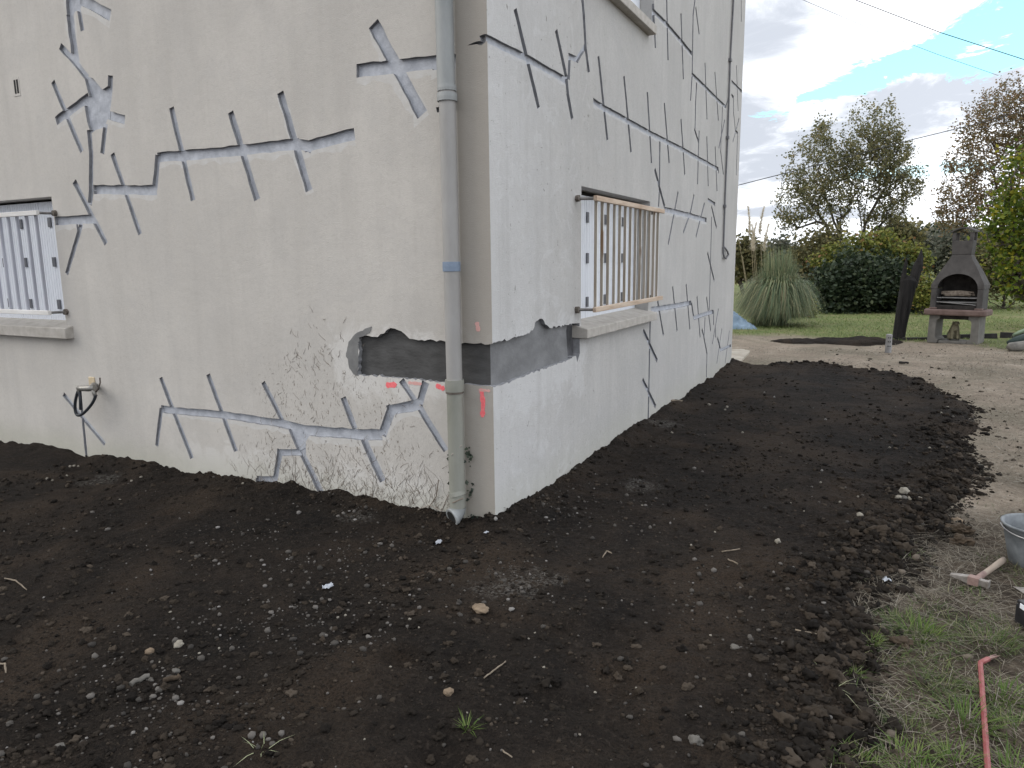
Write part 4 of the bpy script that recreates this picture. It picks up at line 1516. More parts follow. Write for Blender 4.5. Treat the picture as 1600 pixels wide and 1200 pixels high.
# ------------------------------------------------------------------ grass
def blades(n, X, Y, Z, h, w, lean, curl=.5, dirs=None):
    """curved tapering blades: arrays of base points"""
    a = rng.uniform(0, 2 * math.pi, n) if dirs is None else dirs
    fx, fy = np.cos(a), np.sin(a)
    px_, py_ = -fy, fx
    V = []
    for t, wt in ((0, 1), (.5, .75), (1, .0)):
        out = lean * (t + curl * t * t) * h
        up = h * (t - .35 * t * t * np.minimum(lean, 1.6))
        cx, cy, cz = X + fx * out, Y + fy * out, Z + np.maximum(up, .003)
        for sgn in ((-1, 1) if wt else (0,)):
            V.append(np.stack([cx + px_ * w * wt * sgn / 2, cy + py_ * w * wt * sgn / 2, cz], -1))
    V = np.stack(V, 1)                     # n,5,3
    b = np.arange(n)[:, None] * 5
    Q = b + np.array([[0, 1, 3, 2]])
    T = b + np.array([[2, 3, 4]])
    return V.reshape(-1, 3), Q, T


def blade_obj(name, n, X, Y, Z, h, w, lean, mat, curl=.5, dirs=None):
    V, Q, T = blades(n, X, Y, Z, h, w, lean, curl, dirs)
    return link(name, np_mesh(name, V, quads=Q, tris=T), mat)


def off_soil(n, box):
    x = rng.uniform(box[0], box[1], n)
    y = rng.uniform(box[2], box[3], n)
    d = seg_dist(x, y, SOIL) + .16 * fbm(x, y, .5, 4, 3)
    k = d < .03
    return x[k], y[k], d[k]


# flattened straw of the worn ground
x, y, d = off_soil(52000, (1.9, 4.2, -2.4, 3.6))
zn = zone(x, y)
k = rng.random(len(x)) < (.12 + .75 * zn[:, 1]) * np.clip(.75 + fbm(x, y, .3, 3, 111), .1, 1)
x, y = x[k], y[k]
n = len(x)
tag(blade_obj('dry_straw', n, x, y, hz_np(x, y), rng.uniform(.012, .05, n), rng.uniform(.0014, .003, n), rng.uniform(.9, 3.6, n), M_STRAW, .4), 'flattened pale straw on the worn ground at the right', 'straw', kind='stuff')
x, y, d = off_soil(42000, (1.9, 4.2, -2.4, 2.4))
zn = zone(x, y)
k = rng.random(len(x)) < zn[:, 1] * np.clip(fbm(x, y, .33, 3, 47) * 3 - .25, 0, 1)
x, y = x[k], y[k]
n = len(x)
tag(blade_obj('short_grass', n, x, y, hz_np(x, y), rng.uniform(.018, .05, n), rng.uniform(.002, .004, n), rng.uniform(.3, 1.6, n), M_GRASS, .5), 'sparse short green grass growing through the worn ground', 'grass', kind='stuff')
# straw over the farther bare ground
x, y, d = off_soil(48000, (-.2, 9, 2.5, 13.5))
k = rng.random(len(x)) < np.clip(.35 + 1.3 * fbm(x, y, .8, 3, 121) + .35 * (x > 3), 0, 1)
x, y = x[k], y[k]
n = len(x)
tag(blade_obj('stubble', n, x, y, hz_np(x, y), rng.uniform(.015, .05, n), rng.uniform(.004, .009, n), rng.uniform(.5, 2.2, n), M_STRAW, .4), 'thin dry stubble over the bare tan ground', 'stubble', kind='stuff')
# small clods and crumbs carried out over the bare ground
x, y, d = off_soil(16000, (1.2, 7, -2.3, 12))
k = rng.random(len(x)) < np.clip(.05 + .9 * np.exp(d / .35) + .35 * fbm(x, y, .6, 3, 133), 0, 1)
x, y = x[k], y[k]
s = np.minimum(.004 * np.exp(rng.gamma(1.2, .5, len(x))), .026)
tag(scatter('scattered_crumbs', T0, np.stack([x, y, hz_np(x, y) + s * .2], -1), s, .7, M_CRUMB), 'brown crumbs of earth strewn over the bare ground', 'soil crumbs', kind='stuff')
# lawn
n = 120000
y = 12 + 34 * rng.random(n) ** 1.6
x = rng.uniform(-2.5, .62, n) * 0 + (rng.random(n) * (1.02) - .06) * (y + 4.0) + 0.0
lm = lawn_mask(x, y)
k = (rng.random(n) < lm * np.clip(.75 + 1.1 * fbm(x, y, 2.2, 4, 151), .12, 1)) & (seg_dist(x, y, SOIL2) < 0)
x, y = x[k], y[k]
n = len(x)
sc = .55 + .05 * (y - 12) / 10
tag(blade_obj('lawn_grass', n, x, y, ground_h(x, y), rng.uniform(.03, .085, n) * np.where(rng.random(n) < .06, 1.8, 1), rng.uniform(.006, .014, n) * (1 + (y - 12) / 14), rng.uniform(.2, 1.2, n), M_LAWN), 'green lawn beyond the bare ground', 'lawn', kind='stuff')


def tuft(n, spread, h, w, mat, name='grass_tuft', up=1.0):
    a = rng.uniform(0, 2 * math.pi, n)
    r_ = spread * np.sqrt(rng.random(n))
    X, Y = r_ * np.cos(a), r_ * np.sin(a)
    V, Q, T = blades(n, X, Y, np.zeros(n) - .004, h * rng.uniform(.5, 1.1, n), w * rng.uniform(.7, 1.2, n), (.25 + 1.1 * r_ / spread * rng.random(n)) * up, .7, a + rng.normal(0, .5, n))
    return link(name, np_mesh(name, V, quads=Q, tris=T), mat)


tp_ = [tuft(130, .075, .07, .0042, M_GRASS2), tuft(90, .06, .06, .004, M_GRASS2), tuft(170, .11, .06, .0042, M_GRASS)]
TUF = [(1440, 972, 0, 1.15), (1412, 957, 2, .9), (1360, 988, 1, .8), (1512, 1103, 0, 1.2), (1416, 1155, 1, 1.1), (1500, 1165, 1, 1.1), (1350, 1170, 1, .9), (1572, 1066, 0, 1.0),
       (1590, 1185, 0, 1.1), (1545, 985, 2, 1.0), (1475, 1050, 2, .7), (1330, 1040, 1, .6), (1440, 1195, 0, 1.0), (1590, 1120, 2, 1.0), (1582, 800, 1, .7), (1420, 1115, 2, .7)]
for i, (px, py, k, s) in enumerate(TUF):
    o = tp_[k]
    if o.get('used'):
        o = o.copy()
        COL.objects.link(o)
    else:
        o['used'] = 1
    gx, gy = gr(px, py)
    o.location = (gx, gy, hz(gx, gy))
    o.scale = (s, s, s)
    o.rotation_euler = (0, 0, random.uniform(0, 6))
    tag(o, 'low green tuft of grass on the worn ground right of the soil', 'grass tuft', 'green grass tufts on the worn ground')
o = tuft(46, .02, .05, .0034, M_GRASS2, 'grass_tuft', 1.0)
gx, gy = gr(730, 1142)
o.location = (gx, gy, hz(gx, gy))
tag(o, 'lone bright green grass tuft in the dark foreground soil', 'grass tuft')
M_WEED = by_island('pale_weed', ((0.0, (0.22, 0.25, 0.13)), (1.0, (0.42, 0.44, 0.28))), 0.7, 0.2)
o = tuft(9, .03, .06, .0045, M_WEED, 'weed', 1.3)
gx, gy = gr(408, 1172)
o.location = (gx, gy, hz(gx, gy))
tag(o, 'pale uprooted weed sprig on the soil at the lower left', 'weed')
o = tuft(8, .05, .075, .0035, M_WEED, 'weed', 1.4)
gx, gy = gr(1300, 1065)
o.location = (gx, gy, hz(gx, gy))
tag(o, 'pale bent weed with long stems at the soil edge', 'weed')


# ------------------------------------------------------------------ tools on the right
def frame_of(a, b):
    """loc and z rotation that put local +X along a -> b on the ground"""
    return math.atan2(b[1] - a[1], b[0] - a[0])


M_WOODH = mottled('tool_handle_wood', (0.26, 0.205, 0.16), (0.40, 0.335, 0.28), 14, 0.7, 60, 0.2, 0.002, stretch=(0.2, 1, 1))
M_WOODP = mottled('pinkish_worn_paint', (0.20, 0.13, 0.115), (0.30, 0.215, 0.19), 25, 0.7, 60, 0.2, 0.002)
M_STEEL = mottled('muddy_steel', (0.17, 0.15, 0.13), (0.33, 0.31, 0.29), 30, 0.55, 60, 0.3, 0.002, metal=0.4)
h0, h1 = grz(1521, 916), grz(1567, 884)
hz0 = max(hz(*h0), hz(*h1)) + .012
L = math.hypot(h1[0] - h0[0], h1[1] - h0[1])
hm = thing('hammer', 'mason hammer with worn wooden handle lying on the bare ground', 'hammer', (h0[0], h0[1], hz0), frame_of(h0, h1))
mb = MB()
mb.tube([(.0, 0, .018), (L * .3, 0, .018), (L * .55, 0, .018), (L * .9, 0, .019), (L, 0, .019)], [.0155, .0165, .0175, .0195, .018], 14, flat=.8)
mb.build('handle', M_WOODH, hm, smooth=True)
MB().tube([(-.004, 0, .018), (L * .1, 0, .018), (L * .32, 0, .018)], [.0165, .0172, .0178], 14, flat=.82).build('painted_grip', M_WOODP, hm, smooth=True)
hd0, hd1 = grz(1491, 905), grz(1551, 922)
ang = frame_of(hd0, hd1) - hm.rotation_euler.z
hl = math.hypot(hd1[0] - hd0[0], hd1[1] - hd0[1])
Mh = Matrix.Rotation(ang, 4, 'Z') @ Matrix.Translation((-.0, 0, .02))
mb = MB()
s0 = -hl * .62
prof = [(s0, .004, .016), (s0 + .03, .010, .017), (-.035, .017, .019), (-.018, .021, .021), (.024, .021, .021), (.03, .016, .016), (hl * .33, .016, .016), (hl * .34, .019, .019), (hl * .39, .019, .019)]
vs, fs = [], []
for xx, hh, ww in prof:
    for sy_, sz_ in ((-1, -1), (1, -1), (1, 1), (-1, 1)):
        vs.append(Mh @ Vector((xx, sy_ * ww, sz_ * hh)))
for i in range(len(prof) - 1):
    fs += [(i * 4 + k, i * 4 + (k + 1) % 4, i * 4 + 4 + (k + 1) % 4, i * 4 + 4 + k) for k in range(4)]
fs += [(3, 2, 1, 0), tuple(range(len(vs) - 4, len(vs)))]
mb.add(vs, fs)
mb.build('head', M_STEEL, hm, bevel=.003)
mb = MB()
mb.box((-.026, -.0225, -.0225), (.026, .0225, .0225), Mh)
mb.build('painted_eye', M_WOODP, hm, bevel=.003)

# rubber bucket cut by the picture's edge
bx, by = grz(1617, 882)
bz = hz(bx, by)
M_RUB = mottled('grey_rubber_bucket', (0.10, 0.112, 0.122), (0.23, 0.25, 0.265), 9, 0.6, 40, 0.3, 0.003)
bk = thing('bucket', 'grey rubber mason bucket at the right edge of the ground', 'bucket', (bx, by, bz))
prof = [(.0, .006), (.118, .0), (.126, .008), (.150, .12), (.170, .222), (.181, .228), (.183, .237), (.176, .240), (.165, .232), (.145, .12), (.118, .022), (.0, .02)]
MB().lathe(prof, 40).build('tub', M_RUB, bk, smooth=True)
M_CEM = mottled('dry_cement', (0.26, 0.25, 0.24), (0.36, 0.35, 0.34), 14, 0.95, 40, 0.8, 0.01)
MB().lathe([(0, .07), (.06, .072), (.125, .06), (.13, .03)], 30).build('cement_remains', M_CEM, bk, smooth=True)
hp = []
for i in range(25):
    a = math.pi * i / 24
    hp.append((.183 * math.cos(a), -.02 - .17 * math.sin(a), .225 - .03 * math.sin(a)))
M_WIRE = mottled('steel_wire', (0.3, 0.3, 0.3), (0.45, 0.45, 0.45), 30, 0.4, 60, 0.1, 0.001, metal=0.8)
MB().tube(hp, .0035, 8).build('handle', M_WIRE, bk, smooth=True)

# crowbar
M_RED = mottled('faded_red_paint', (0.20, 0.042, 0.043), (0.32, 0.12, 0.115), 18, 0.5, 90, 0.25, 0.002)
b0, b1, b2 = grz(1548, 1290), grz(1531, 1042), grz(1558, 1029)
zb = max(hz(*b0), hz(*b1), hz(*b2)) + .011
ln = math.hypot(b1[0] - b0[0], b1[1] - b0[1])
bar = thing('crowbar', 'faded red crowbar with a bent claw lying on worn grass', 'crowbar', (b0[0], b0[1], zb), frame_of(b0, b1))
mb = MB()
cl = Matrix.Rotation(-frame_of(b0, b1), 3, 'Z') @ Vector((b2[0] - b1[0], b2[1] - b1[1], 0))
P = [(0, 0, 0), (ln * .5, 0, .002), (ln - .03, 0, .006), (ln - .006, 0, .010), (ln + .004, cl.y * .12, .013), (ln + cl.x * .4, cl.y * .45, .012)]
mb.tube(P, .0108, 6)
mb.build('shaft', M_RED, bar, bevel=.0015)
mb = MB()
for s in (-1, 1):
    mb.tube([(ln + cl.x * .36, cl.y * .40 + s * .002, .012), (ln + cl.x * .75, cl.y * .75 + s * .006, .007), (ln + cl.x * 1.1, cl.y * 1.05 + s * .007, .001)], [.008, .006, .002], 6, flat=.6)
mb.build('claw', mottled('worn_claw', (0.20, 0.10, 0.09), (0.34, 0.24, 0.21), 30, 0.5, 60, 0.3, 0.002, metal=0.3), bar)

# trowel and black tool at the very edge
t0, t1 = grz(1582, 920), grz(1625, 932)
tr = thing('trowel', 'muddy steel trowel blade at the right edge below the bucket', 'trowel', (t0[0], t0[1], hz(*t0) + .012), frame_of(t0, t1))
MB().prism([(0, 0), (.06, .045), (.15, .06), (.17, .02), (.17, -.02), (.15, -.06), (.06, -.045)], 0, .003).build('blade', M_STEEL, tr, bevel=.001)
MB().tube([(.16, 0, .003), (.19, 0, .03), (.22, 0, .045)], .006, 8).build('tang', M_STEEL, tr, smooth=True)
MB().tube([(.21, 0, .043), (.27, 0, .047), (.34, 0, .046)], [.013, .017, .013], 12).build('handle', M_WOODH, tr, smooth=True)
M_BLK = mottled('black_plastic', (0.012, 0.012, 0.014), (0.03, 0.03, 0.033), 10, 0.45, 60, 0.1, 0.001)
k0 = grz(1612, 982)
kb = thing('tool_case', 'black plastic tool case standing at the right edge of the worn grass', 'tool case', (k0[0], k0[1], hz(*k0)), .45)
MB().box((-.045, -.06, 0), (.2, .06, .1)).build('case', M_BLK, kb, bevel=.008)
MB().box((-.043, -.058, .1015), (.198, .058, .118)).build('lid', M_BLK, kb, bevel=.006)
MB().box((-.046, -.03, .088), (-.040, .03, .112)).build('latch', M_PVC, kb, bevel=.002)

# ------------------------------------------------------------------ barbecue
bL, bR = grz(1450, 534), grz(1536, 536)
bc = ((bL[0] + bR[0]) / 2, (bL[1] + bR[1]) / 2)
U = .01252
dirx = float(math.atan2(bR[1] - bL[1], bR[0] - bL[0])) - .16
gz = hz(*bc)
M_BBQ = mottled('dark_grey_brown_concrete', (0.056, 0.053, 0.052), (0.10, 0.094, 0.091), 5, 0.9, 60, 0.5, 0.004)
M_LEG = mottled('grey_brown_concrete', (0.115, 0.11, 0.102), (0.195, 0.187, 0.172), 5, 0.9, 60, 0.5, 0.004)
M_SHELF = mottled('terracotta_shelf', (0.115, 0.078, 0.069), (0.185, 0.132, 0.117), 7, 0.85, 60, 0.4, 0.003)
M_SOOT = mottled('sooty_firebrick', (0.018, 0.016, 0.015), (0.05, 0.045, 0.042), 9, 0.95, 50, 0.4, 0.004)
bq = thing('barbecue', 'dark concrete garden barbecue with arched hood and chimney', 'barbecue', (bc[0], bc[1], gz), dirx)
bq.scale = (.81, .85, .963)
Wd = .545
dep = .62
# two legs joined by a foot and rounded corners: one frame with a window
outer = [(-Wd, 0), (-Wd, .58), (Wd, .58), (Wd, 0)]
for s in (-1, 1):
    x0, x1 = s * Wd, s * (Wd - .17)
    rr_ = .07
    arc1 = [(x1 - s * rr_ * (1 - math.cos(t)) * 1, .50 - rr_ + rr_ * math.sin(t)) for t in np.linspace(0, math.pi / 2, 6)]
    pl = [(x0, 0), (x0 - s * .012, .58), (x1 - s * rr_, .58)] + arc1[::-1] + [(x1, .14)] + [(x1 - s * .06 * (1 - math.cos(t)), .14 - .06 * math.sin(t)) for t in np.linspace(.2, math.pi / 2, 5)] + [(x1 - s * .06, 0)]
    MB().prism(pl, -dep / 2, dep / 2, lambda a, b, h: (a, h, b)).build('leg', M_LEG, bq, bevel=.012)
MB().box((-Wd + .24, -dep / 2 + .03, .0), (Wd - .24, dep / 2 - .03, .055)).build('foot_slab', M_LEG, bq, bevel=.01)
MB().box((-Wd + .10, -dep / 2 + .04, .50), (Wd - .10, dep / 2 - .04, .578)).build('crossbeam', M_SOOT, bq)
sh = []
for s, t0, t1 in ((1, -math.pi / 2, 0), ):
    pass
hw, hd_ = .675, .40
c_ = .16
for cx, cy, a0 in ((hw - c_, -hd_ + c_, -90), (hw - c_, hd_ - c_, 0), (-hw + c_, hd_ - c_, 90), (-hw + c_, -hd_ + c_, 180)):
    sh += [(cx + c_ * math.cos(rad(a0 + t)), cy + c_ * math.sin(rad(a0 + t))) for t in range(0, 91, 15)]
MB().prism(sh, .58, .70).build('shelf', M_SHELF, bq, bevel=.03)
# hearth walls
for s in (-1, 1):
    a, b = sorted((s * .43, s * .555))
    MB().box((a, -.27, .70), (b, .27, 1.12)).build('side_wall', M_BBQ, bq, bevel=.02)
    a, b = sorted((s * .40, s * .56))
    MB().box((a, -.285, .702), (b, -.10, .735)).build('brick_foot', M_SHELF, bq, bevel=.01)
MB().box((-.43, .20, .70), (.43, .27, 1.4)).build('back_wall', M_SOOT, bq)
MB().box((-.43, -.25, .701), (.43, .20, .78)).build('fire_tray', M_SOOT, bq, bevel=.01)
g = MB()
for zz_, k in ((.84, 11), (.93, 11)):
    for i in range(k):
        xx = -.41 + .82 * i / (k - 1)
        g.tube([(xx, -.24, zz_), (xx, .18, zz_)], .006, 6)
    for yy in (-.24, -.04, .18):
        g.tube([(-.42, yy, zz_ + .004), (.42, yy, zz_ + .004)], .009, 6)
g.tube([(-.42, -.24, .85), (.42, -.255, .80)], .01, 6)
g.build('grill_rack', M_WIRE, bq)
M_ASHW = mottled('charred_sticks', (0.11, 0.09, 0.075), (0.26, 0.22, 0.18), 20, 0.9, 50, 0.4, 0.003)
for i in range(9):
    yy = random.uniform(-.2, .12)
    zz_ = .965 + .022 * (i % 4)
    MB().tube([(random.uniform(-.36, -.25), yy, zz_ + random.uniform(0, .03)), (0, yy + .02, zz_ + .03), (random.uniform(.2, .37), yy + random.uniform(-.05, .05), zz_ + random.uniform(0, .03))], random.uniform(.01, .022), 7).build('firewood', M_ASHW, bq)
# hood: arched front, sloping in to the chimney
zs_ = [1.12, 1.20, 1.35, 1.50, 1.62, 1.72, 1.80]
hws = [.565, .56, .475, .385, .305, .235, .20]
fy = [-.275, -.275, -.245, -.212, -.185, -.165, -.15]
by_ = [.28, .28, .26, .235, .215, .195, .18]
arch = [(.43 * math.cos(t), 1.12 + .30 * math.sin(t)) for t in np.linspace(0, math.pi, 21)]


def yfront(zq):
    return float(np.interp(zq, zs_, fy))


outl = [(w_, z_) for w_, z_ in zip(hws, zs_)] + [(-w_, z_) for w_, z_ in zip(hws[::-1], zs_[::-1])]
poly = outl + arch[::-1]
vv = [Vector((a, b, 0)) for a, b in poly]
tris = geometry.tessellate_polygon([vv])
hd = MB()
n = len(poly)
hd.add([(a, yfront(b), b) for a, b in poly] + [(a, yfront(b) + .07, b) for a, b in poly], [tuple(t) for t in tris] + [tuple(n + i for i in t[::-1]) for t in tris]
       + [(i, (i + 1) % n, n + (i + 1) % n, n + i) for i in range(n)])
hb = MB()
for i in range(len(zs_) - 1):
    for s in (-1, 1):
        hb.add([(s * hws[i], fy[i] + .07, zs_[i]), (s * hws[i], by_[i], zs_[i]), (s * hws[i + 1], by_[i + 1], zs_[i + 1]), (s * hws[i + 1], fy[i + 1] + .07, zs_[i + 1])], [(0, 1, 2, 3)])
    hb.add([(-hws[i], by_[i], zs_[i]), (hws[i], by_[i], zs_[i]), (hws[i + 1], by_[i + 1], zs_[i + 1]), (-hws[i + 1], by_[i + 1], zs_[i + 1])], [(0, 1, 2, 3)])
hd.add(hb.v, hb.f)
hd.build('hood', M_BBQ, bq)
mb = MB()


def ring(mb, hw_, hy, z0, z1, cy=.015, top=None):
    t = top or (hw_, hy)
    mb.add([(sx_ * a, cy + sy_ * b, zz) for zz, (a, b) in ((z0, (hw_, hy)), (z1, t)) for sx_, sy_ in ((-1, -1), (1, -1), (1, 1), (-1, 1))],
           [(0, 1, 5, 4), (1, 2, 6, 5), (2, 3, 7, 6), (3, 0, 4, 7), (4, 5, 6, 7), (3, 2, 1, 0)])


ring(mb, .205, .168, 1.80, 2.08, top=(.222, .175))
mb.build('chimney', M_BBQ, bq, bevel=.015)
for sx_ in (-1, 1):
    for sy_ in (-1, 1):
        a, b = sorted((sx_ * .222, sx_ * .145))
        c, d_ = sorted((.015 + sy_ * .175, .015 + sy_ * .115))
        MB().box((a, c, 2.08), (b, d_, 2.245)).build('chimney_post', M_BBQ, bq)
cap = MB()
arc = [(-.25 + .5 * i / 12, 2.245 + .075 * math.sin(math.pi * i / 12)) for i in range(13)]
arc2 = [(x_, z_ + .03) for x_, z_ in arc]
cap.prism(arc + arc2[::-1], -.195, .225, lambda a, b, h: (a, h, b))
cap.build('chimney_cap', M_BBQ, bq)

# ------------------------------------------------------------------ dog statue (one continuous skinned body)
sx_, sy_ = grz(1492, 534)
dl = Vector((bc[0], bc[1], 0)) + Vector((math.cos(dirx) * -.03, math.sin(dirx) * -.03, 0))
me = bpy.data.meshes.new('dog_statue')
J = [(0, .03, .07), (0, .03, .17), (0, .0, .27), (0, -.03, .335), (0, -.085, .345), (0, -.125, .332), (-.045, -.05, .19), (-.05, -.065, .10), (-.05, -.075, .02), (.045, -.05, .19), (.05, -.065, .10), (.05, -.075, .02),
     (-.08, .02, .07), (-.085, -.045, .025), (.08, .02, .07), (.085, -.045, .025), (0, .13, .03)]
E_ = [(0, 1), (1, 2), (2, 3), (3, 4), (4, 5), (2, 6), (6, 7), (7, 8), (2, 9), (9, 10), (10, 11), (0, 12), (12, 13), (0, 14), (14, 15), (0, 16)]
RR = [.10, .098, .075, .055, .05, .028, .04, .028, .03, .04, .028, .03, .06, .035, .06, .035, .025]
me.from_pydata([Vector(p) for p in J], E_, [])
dog = bpy.data.objects.new('dog_statue', me)
COL.objects.link(dog)
sk = dog.modifiers.new('skin', 'SKIN')
for i, v_ in enumerate(me.skin_vertices[0].data):
    v_.radius = (RR[i], RR[i])
    v_.use_root = i == 0
ss = dog.modifiers.new('sub', 'SUBSURF')
ss.levels = ss.render_levels = 2
M_DOG = mottled('mossy_cast_stone', (0.15, 0.135, 0.09), (0.24, 0.22, 0.15), 14, 0.9, 60, 0.4, 0.003)
me.materials.append(M_DOG.m)
dog.location = (dl.x, dl.y, gz + .052)
dog.rotation_euler = (0, 0, dirx + .5)
tag(dog, 'small mossy stone statue of a sitting dog under the barbecue', 'statue')
for s in (-1, 1):
    MB().tube([(s * .04, -.045, .375), (s * .058, -.05, .345), (s * .06, -.06, .315)], [.014, .018, .008], 8, flat=.6).build('ear', M_DOG, dog, smooth=True)

# ------------------------------------------------------------------ charred stump, post, boards, tarp roll
M_CHAR = mottled('charred_wood', (0.005, 0.0045, 0.0045), (0.018, 0.016, 0.0155), 9, 0.85, 24, 0.9, 0.02, stretch=(1, 1, .25))
l0 = grz(1404, 531)
ld = float((R @ (np.array([l0[0], l0[1], 0]) - C))[2])
lz = hz(*l0)


def upl(px, py, k=0.0):
    p = at(px, py, ld + k)
    return Vector(p)


lo = (l0[0], l0[1], lz)
lg = thing('charred_stump', 'black charred forked trunk standing upright left of the barbecue', 'tree stump', lo)
mb = MB()
P = [upl(1403, 537), upl(1405, 520), upl(1410, 490), upl(1415, 462), upl(1420, 440), upl(1422, 432)]
mb.tube(P, [a * ld / F for a in (8.5, 8.8, 9.6, 10.5, 11, 7)], 18, jit=.13)
mb.build('trunk', M_CHAR, lg, lo, smooth=False)
P = [upl(1413, 455), upl(1411.5, 440), upl(1413, 424), upl(1415.5, 412), upl(1416.5, 402)]
MB().tube(P, [a * ld / F for a in (6, 5, 3.2, 2.2, .6)], 10, jit=.2).build('stub_branch', M_CHAR, lg, lo)
P = [upl(1424, 448), upl(1430, 430), upl(1435, 414), upl(1438, 402), upl(1440, 389)]
MB().tube(P, [a * ld / F for a in (8.5, 7.2, 6, 3.8, .8)], 12, jit=.16).build('main_branch', M_CHAR, lg, lo)
P = [upl(1434, 424), upl(1439, 412), upl(1441, 402), upl(1440.5, 395)]
MB().tube(P, [a * ld / F for a in (4, 3, 1.8, .5)], 9, jit=.2).build('splinter', M_CHAR, lg, lo)
p0 = grz(1387.5, 551)
pd = float((R @ (np.array([p0[0], p0[1], 0]) - C))[2])
M_POST = mottled('weathered_grey_post', (0.22, 0.215, 0.215), (0.34, 0.335, 0.33), 14, 0.85, 50, 0.6, 0.004)
post = thing('marker_post', 'short grey concrete post standing alone on bare ground', 'post', (p0[0], p0[1], hz(*p0)), .3)
rp = 4.6 * pd / F
MB().lathe([(0, -.1), (rp, -.1), (rp, .10), (rp * .96, 28 * pd / F), (rp * .8, 29 * pd / F), (0, 29 * pd / F)], 18).build('shaft', M_POST, post, smooth=False)
for a in (-1.4, -2.0):
    for zz_ in (.12, .2, .27):
        MB().tube([(rp * .96 * math.cos(a), rp * .96 * math.sin(a), zz_), (rp * 1.02 * math.cos(a), rp * 1.02 * math.sin(a), zz_)], .011, 8).build('bolt_hole', M_DARK, post)
M_BOARD = mottled('black_edging_board', (0.012, 0.011, 0.011), (0.038, 0.034, 0.033), 8, 0.8, 30, 0.4, 0.004)
for k, (a, b, hh, lab) in enumerate((((1410, 532), (1452, 531), 4.5, 'short black board lying in the grass between stump and barbecue'), ((1462, 529), (1559, 529), 9.5, 'longest black board lying in grass behind the barbecue legs'),
                                     ((1562, 528), (1640, 531), 9, 'black board running out of the picture right of the barbecue'))):
    A, B = grz(*a), grz(*b)
    dpt = float((R @ (np.array([A[0], A[1], 0]) - C))[2])
    ln = math.hypot(B[0] - A[0], B[1] - A[1])
    o = MB()
    o.add([(0, -.03, -.05), (ln, -.03, -.05), (ln, .12, -.05), (0, .12, -.05), (0, .0, hh * dpt / F * (.55 if k == 1 else 1)), (ln * .985, .0, hh * dpt / F), (ln * .985, .05, hh * dpt / F), (0, .05, hh * dpt / F * (.55 if k == 1 else 1))],
          [(0, 3, 2, 1), (4, 5, 6, 7), (0, 1, 5, 4), (1, 2, 6, 5), (2, 3, 7, 6), (3, 0, 4, 7)])
    o = o.build('edging_board', M_BOARD, bevel=.006)
    o.location = (A[0], A[1], hz(*A))
    o.rotation_euler = (0, 0, frame_of(A, B))
    tag(o, lab, 'board')
q0 = grz(1585, 549)
qd = float((R @ (np.array([q0[0], q0[1], 0]) - C))[2])
qz = hz(*q0)


def qp(px, py, k=0.):
    return Vector(at(px, py, qd + k))


M_SACK = mottled('grey_sack', (0.12, 0.115, 0.105), (0.25, 0.235, 0.21), 9, 0.8, 30, 0.5, 0.006)
M_GRT = mottled('dark_green_sheet', (0.016, 0.03, 0.028), (0.035, 0.055, 0.05), 9, 0.55, 20, 0.5, 0.01)
M_GRL = mottled('pale_green_sheet', (0.16, 0.22, 0.14), (0.27, 0.33, 0.23), 9, 0.6, 20, 0.5, 0.01)
PU = qd / F


def roll(name, pts, r, mat, lab, cat):
    o_ = Vector((q0[0], q0[1], qz))
    o = MB().tube([p - o_ for p in pts], r, 14, flat=.8, jit=.06).build(name, mat, None, (0, 0, 0), True)
    o.location = o_
    tag(o, lab, cat)


roll('grey_sack', [qp(1574, 543), qp(1578, 542), qp(1592, 541), qp(1612, 538)], [3 * PU, 6.5 * PU, 8 * PU, 7 * PU], M_SACK, 'rolled grey sack with pale end lowest in the pile at the right edge', 'sack')
roll('sheet_roll', [qp(1574, 536, .15), qp(1586, 532, .15), qp(1600, 528, .15), qp(1622, 522, .15)], [2.5 * PU, 6 * PU, 6.5 * PU, 6 * PU], M_GRT, 'dark green rolled sheet on the grey sack at the right edge', 'sheet')
roll('sheet_roll', [qp(1583, 524, .25), qp(1592, 520, .25), qp(1615, 510, .25)], [2.5 * PU, 3.5 * PU, 3 * PU], M_GRL, 'pale green rolled sheet on top of the pile at the right edge', 'sheet')

# blue tarpaulin, crumpled
t0 = grz(1158, 514)
td = float((R @ (np.array([t0[0], t0[1], 0]) - C))[2])
M_TARP = mottled('blue_grey_tarpaulin', (0.15, 0.22, 0.30), (0.24, 0.32, 0.41), 3, 0.45, 14, 0.3, 0.01)
nx_, ny_ = 70, 44
gx_, gy_ = np.meshgrid(np.linspace(-1.1, .62, nx_), np.linspace(-.5, .5, ny_))
base = np.clip(1 - (np.abs(gx_ + .25) / .85) ** 2.2 - (np.abs(gy_) / .5) ** 2.2, 0, 1) ** .5
fold = (1 - np.abs(vnoise(gx_ * 2.2 + gy_ * 2.0, gy_ * 7 - gx_ * 3.5, 7)) * 2) ** 2 * 1.3
hgt = base * (.12 + .50 * np.clip(1 - (gx_ + .6) / 1.1, .05, 1) * (.35 + .8 * fold)) + .10 * base * (1 - np.abs(vnoise(gx_ * 9 + gy_ * 4, gy_ * 12 - gx_ * 5, 3)) * 2)
V = np.stack([gx_, gy_, hgt], -1).reshape(-1, 3)
i = np.arange(nx_ * ny_).reshape(ny_, nx_)
Q = np.stack([i[:-1, :-1], i[:-1, 1:], i[1:, 1:], i[1:, :-1]], -1).reshape(-1, 4)
o = link('tarpaulin', np_mesh('tarpaulin', V, quads=Q), M_TARP, None, False)
o.location = (t0[0] - .08, t0[1] + .25, hz(t0[0], t0[1] + .2) - .01)
o.scale = (.66, .7, .68)
o.rotation_euler = (0, 0, .25)
tag(o, 'crumpled pale blue tarpaulin on the lawn by the far house corner', 'tarpaulin')


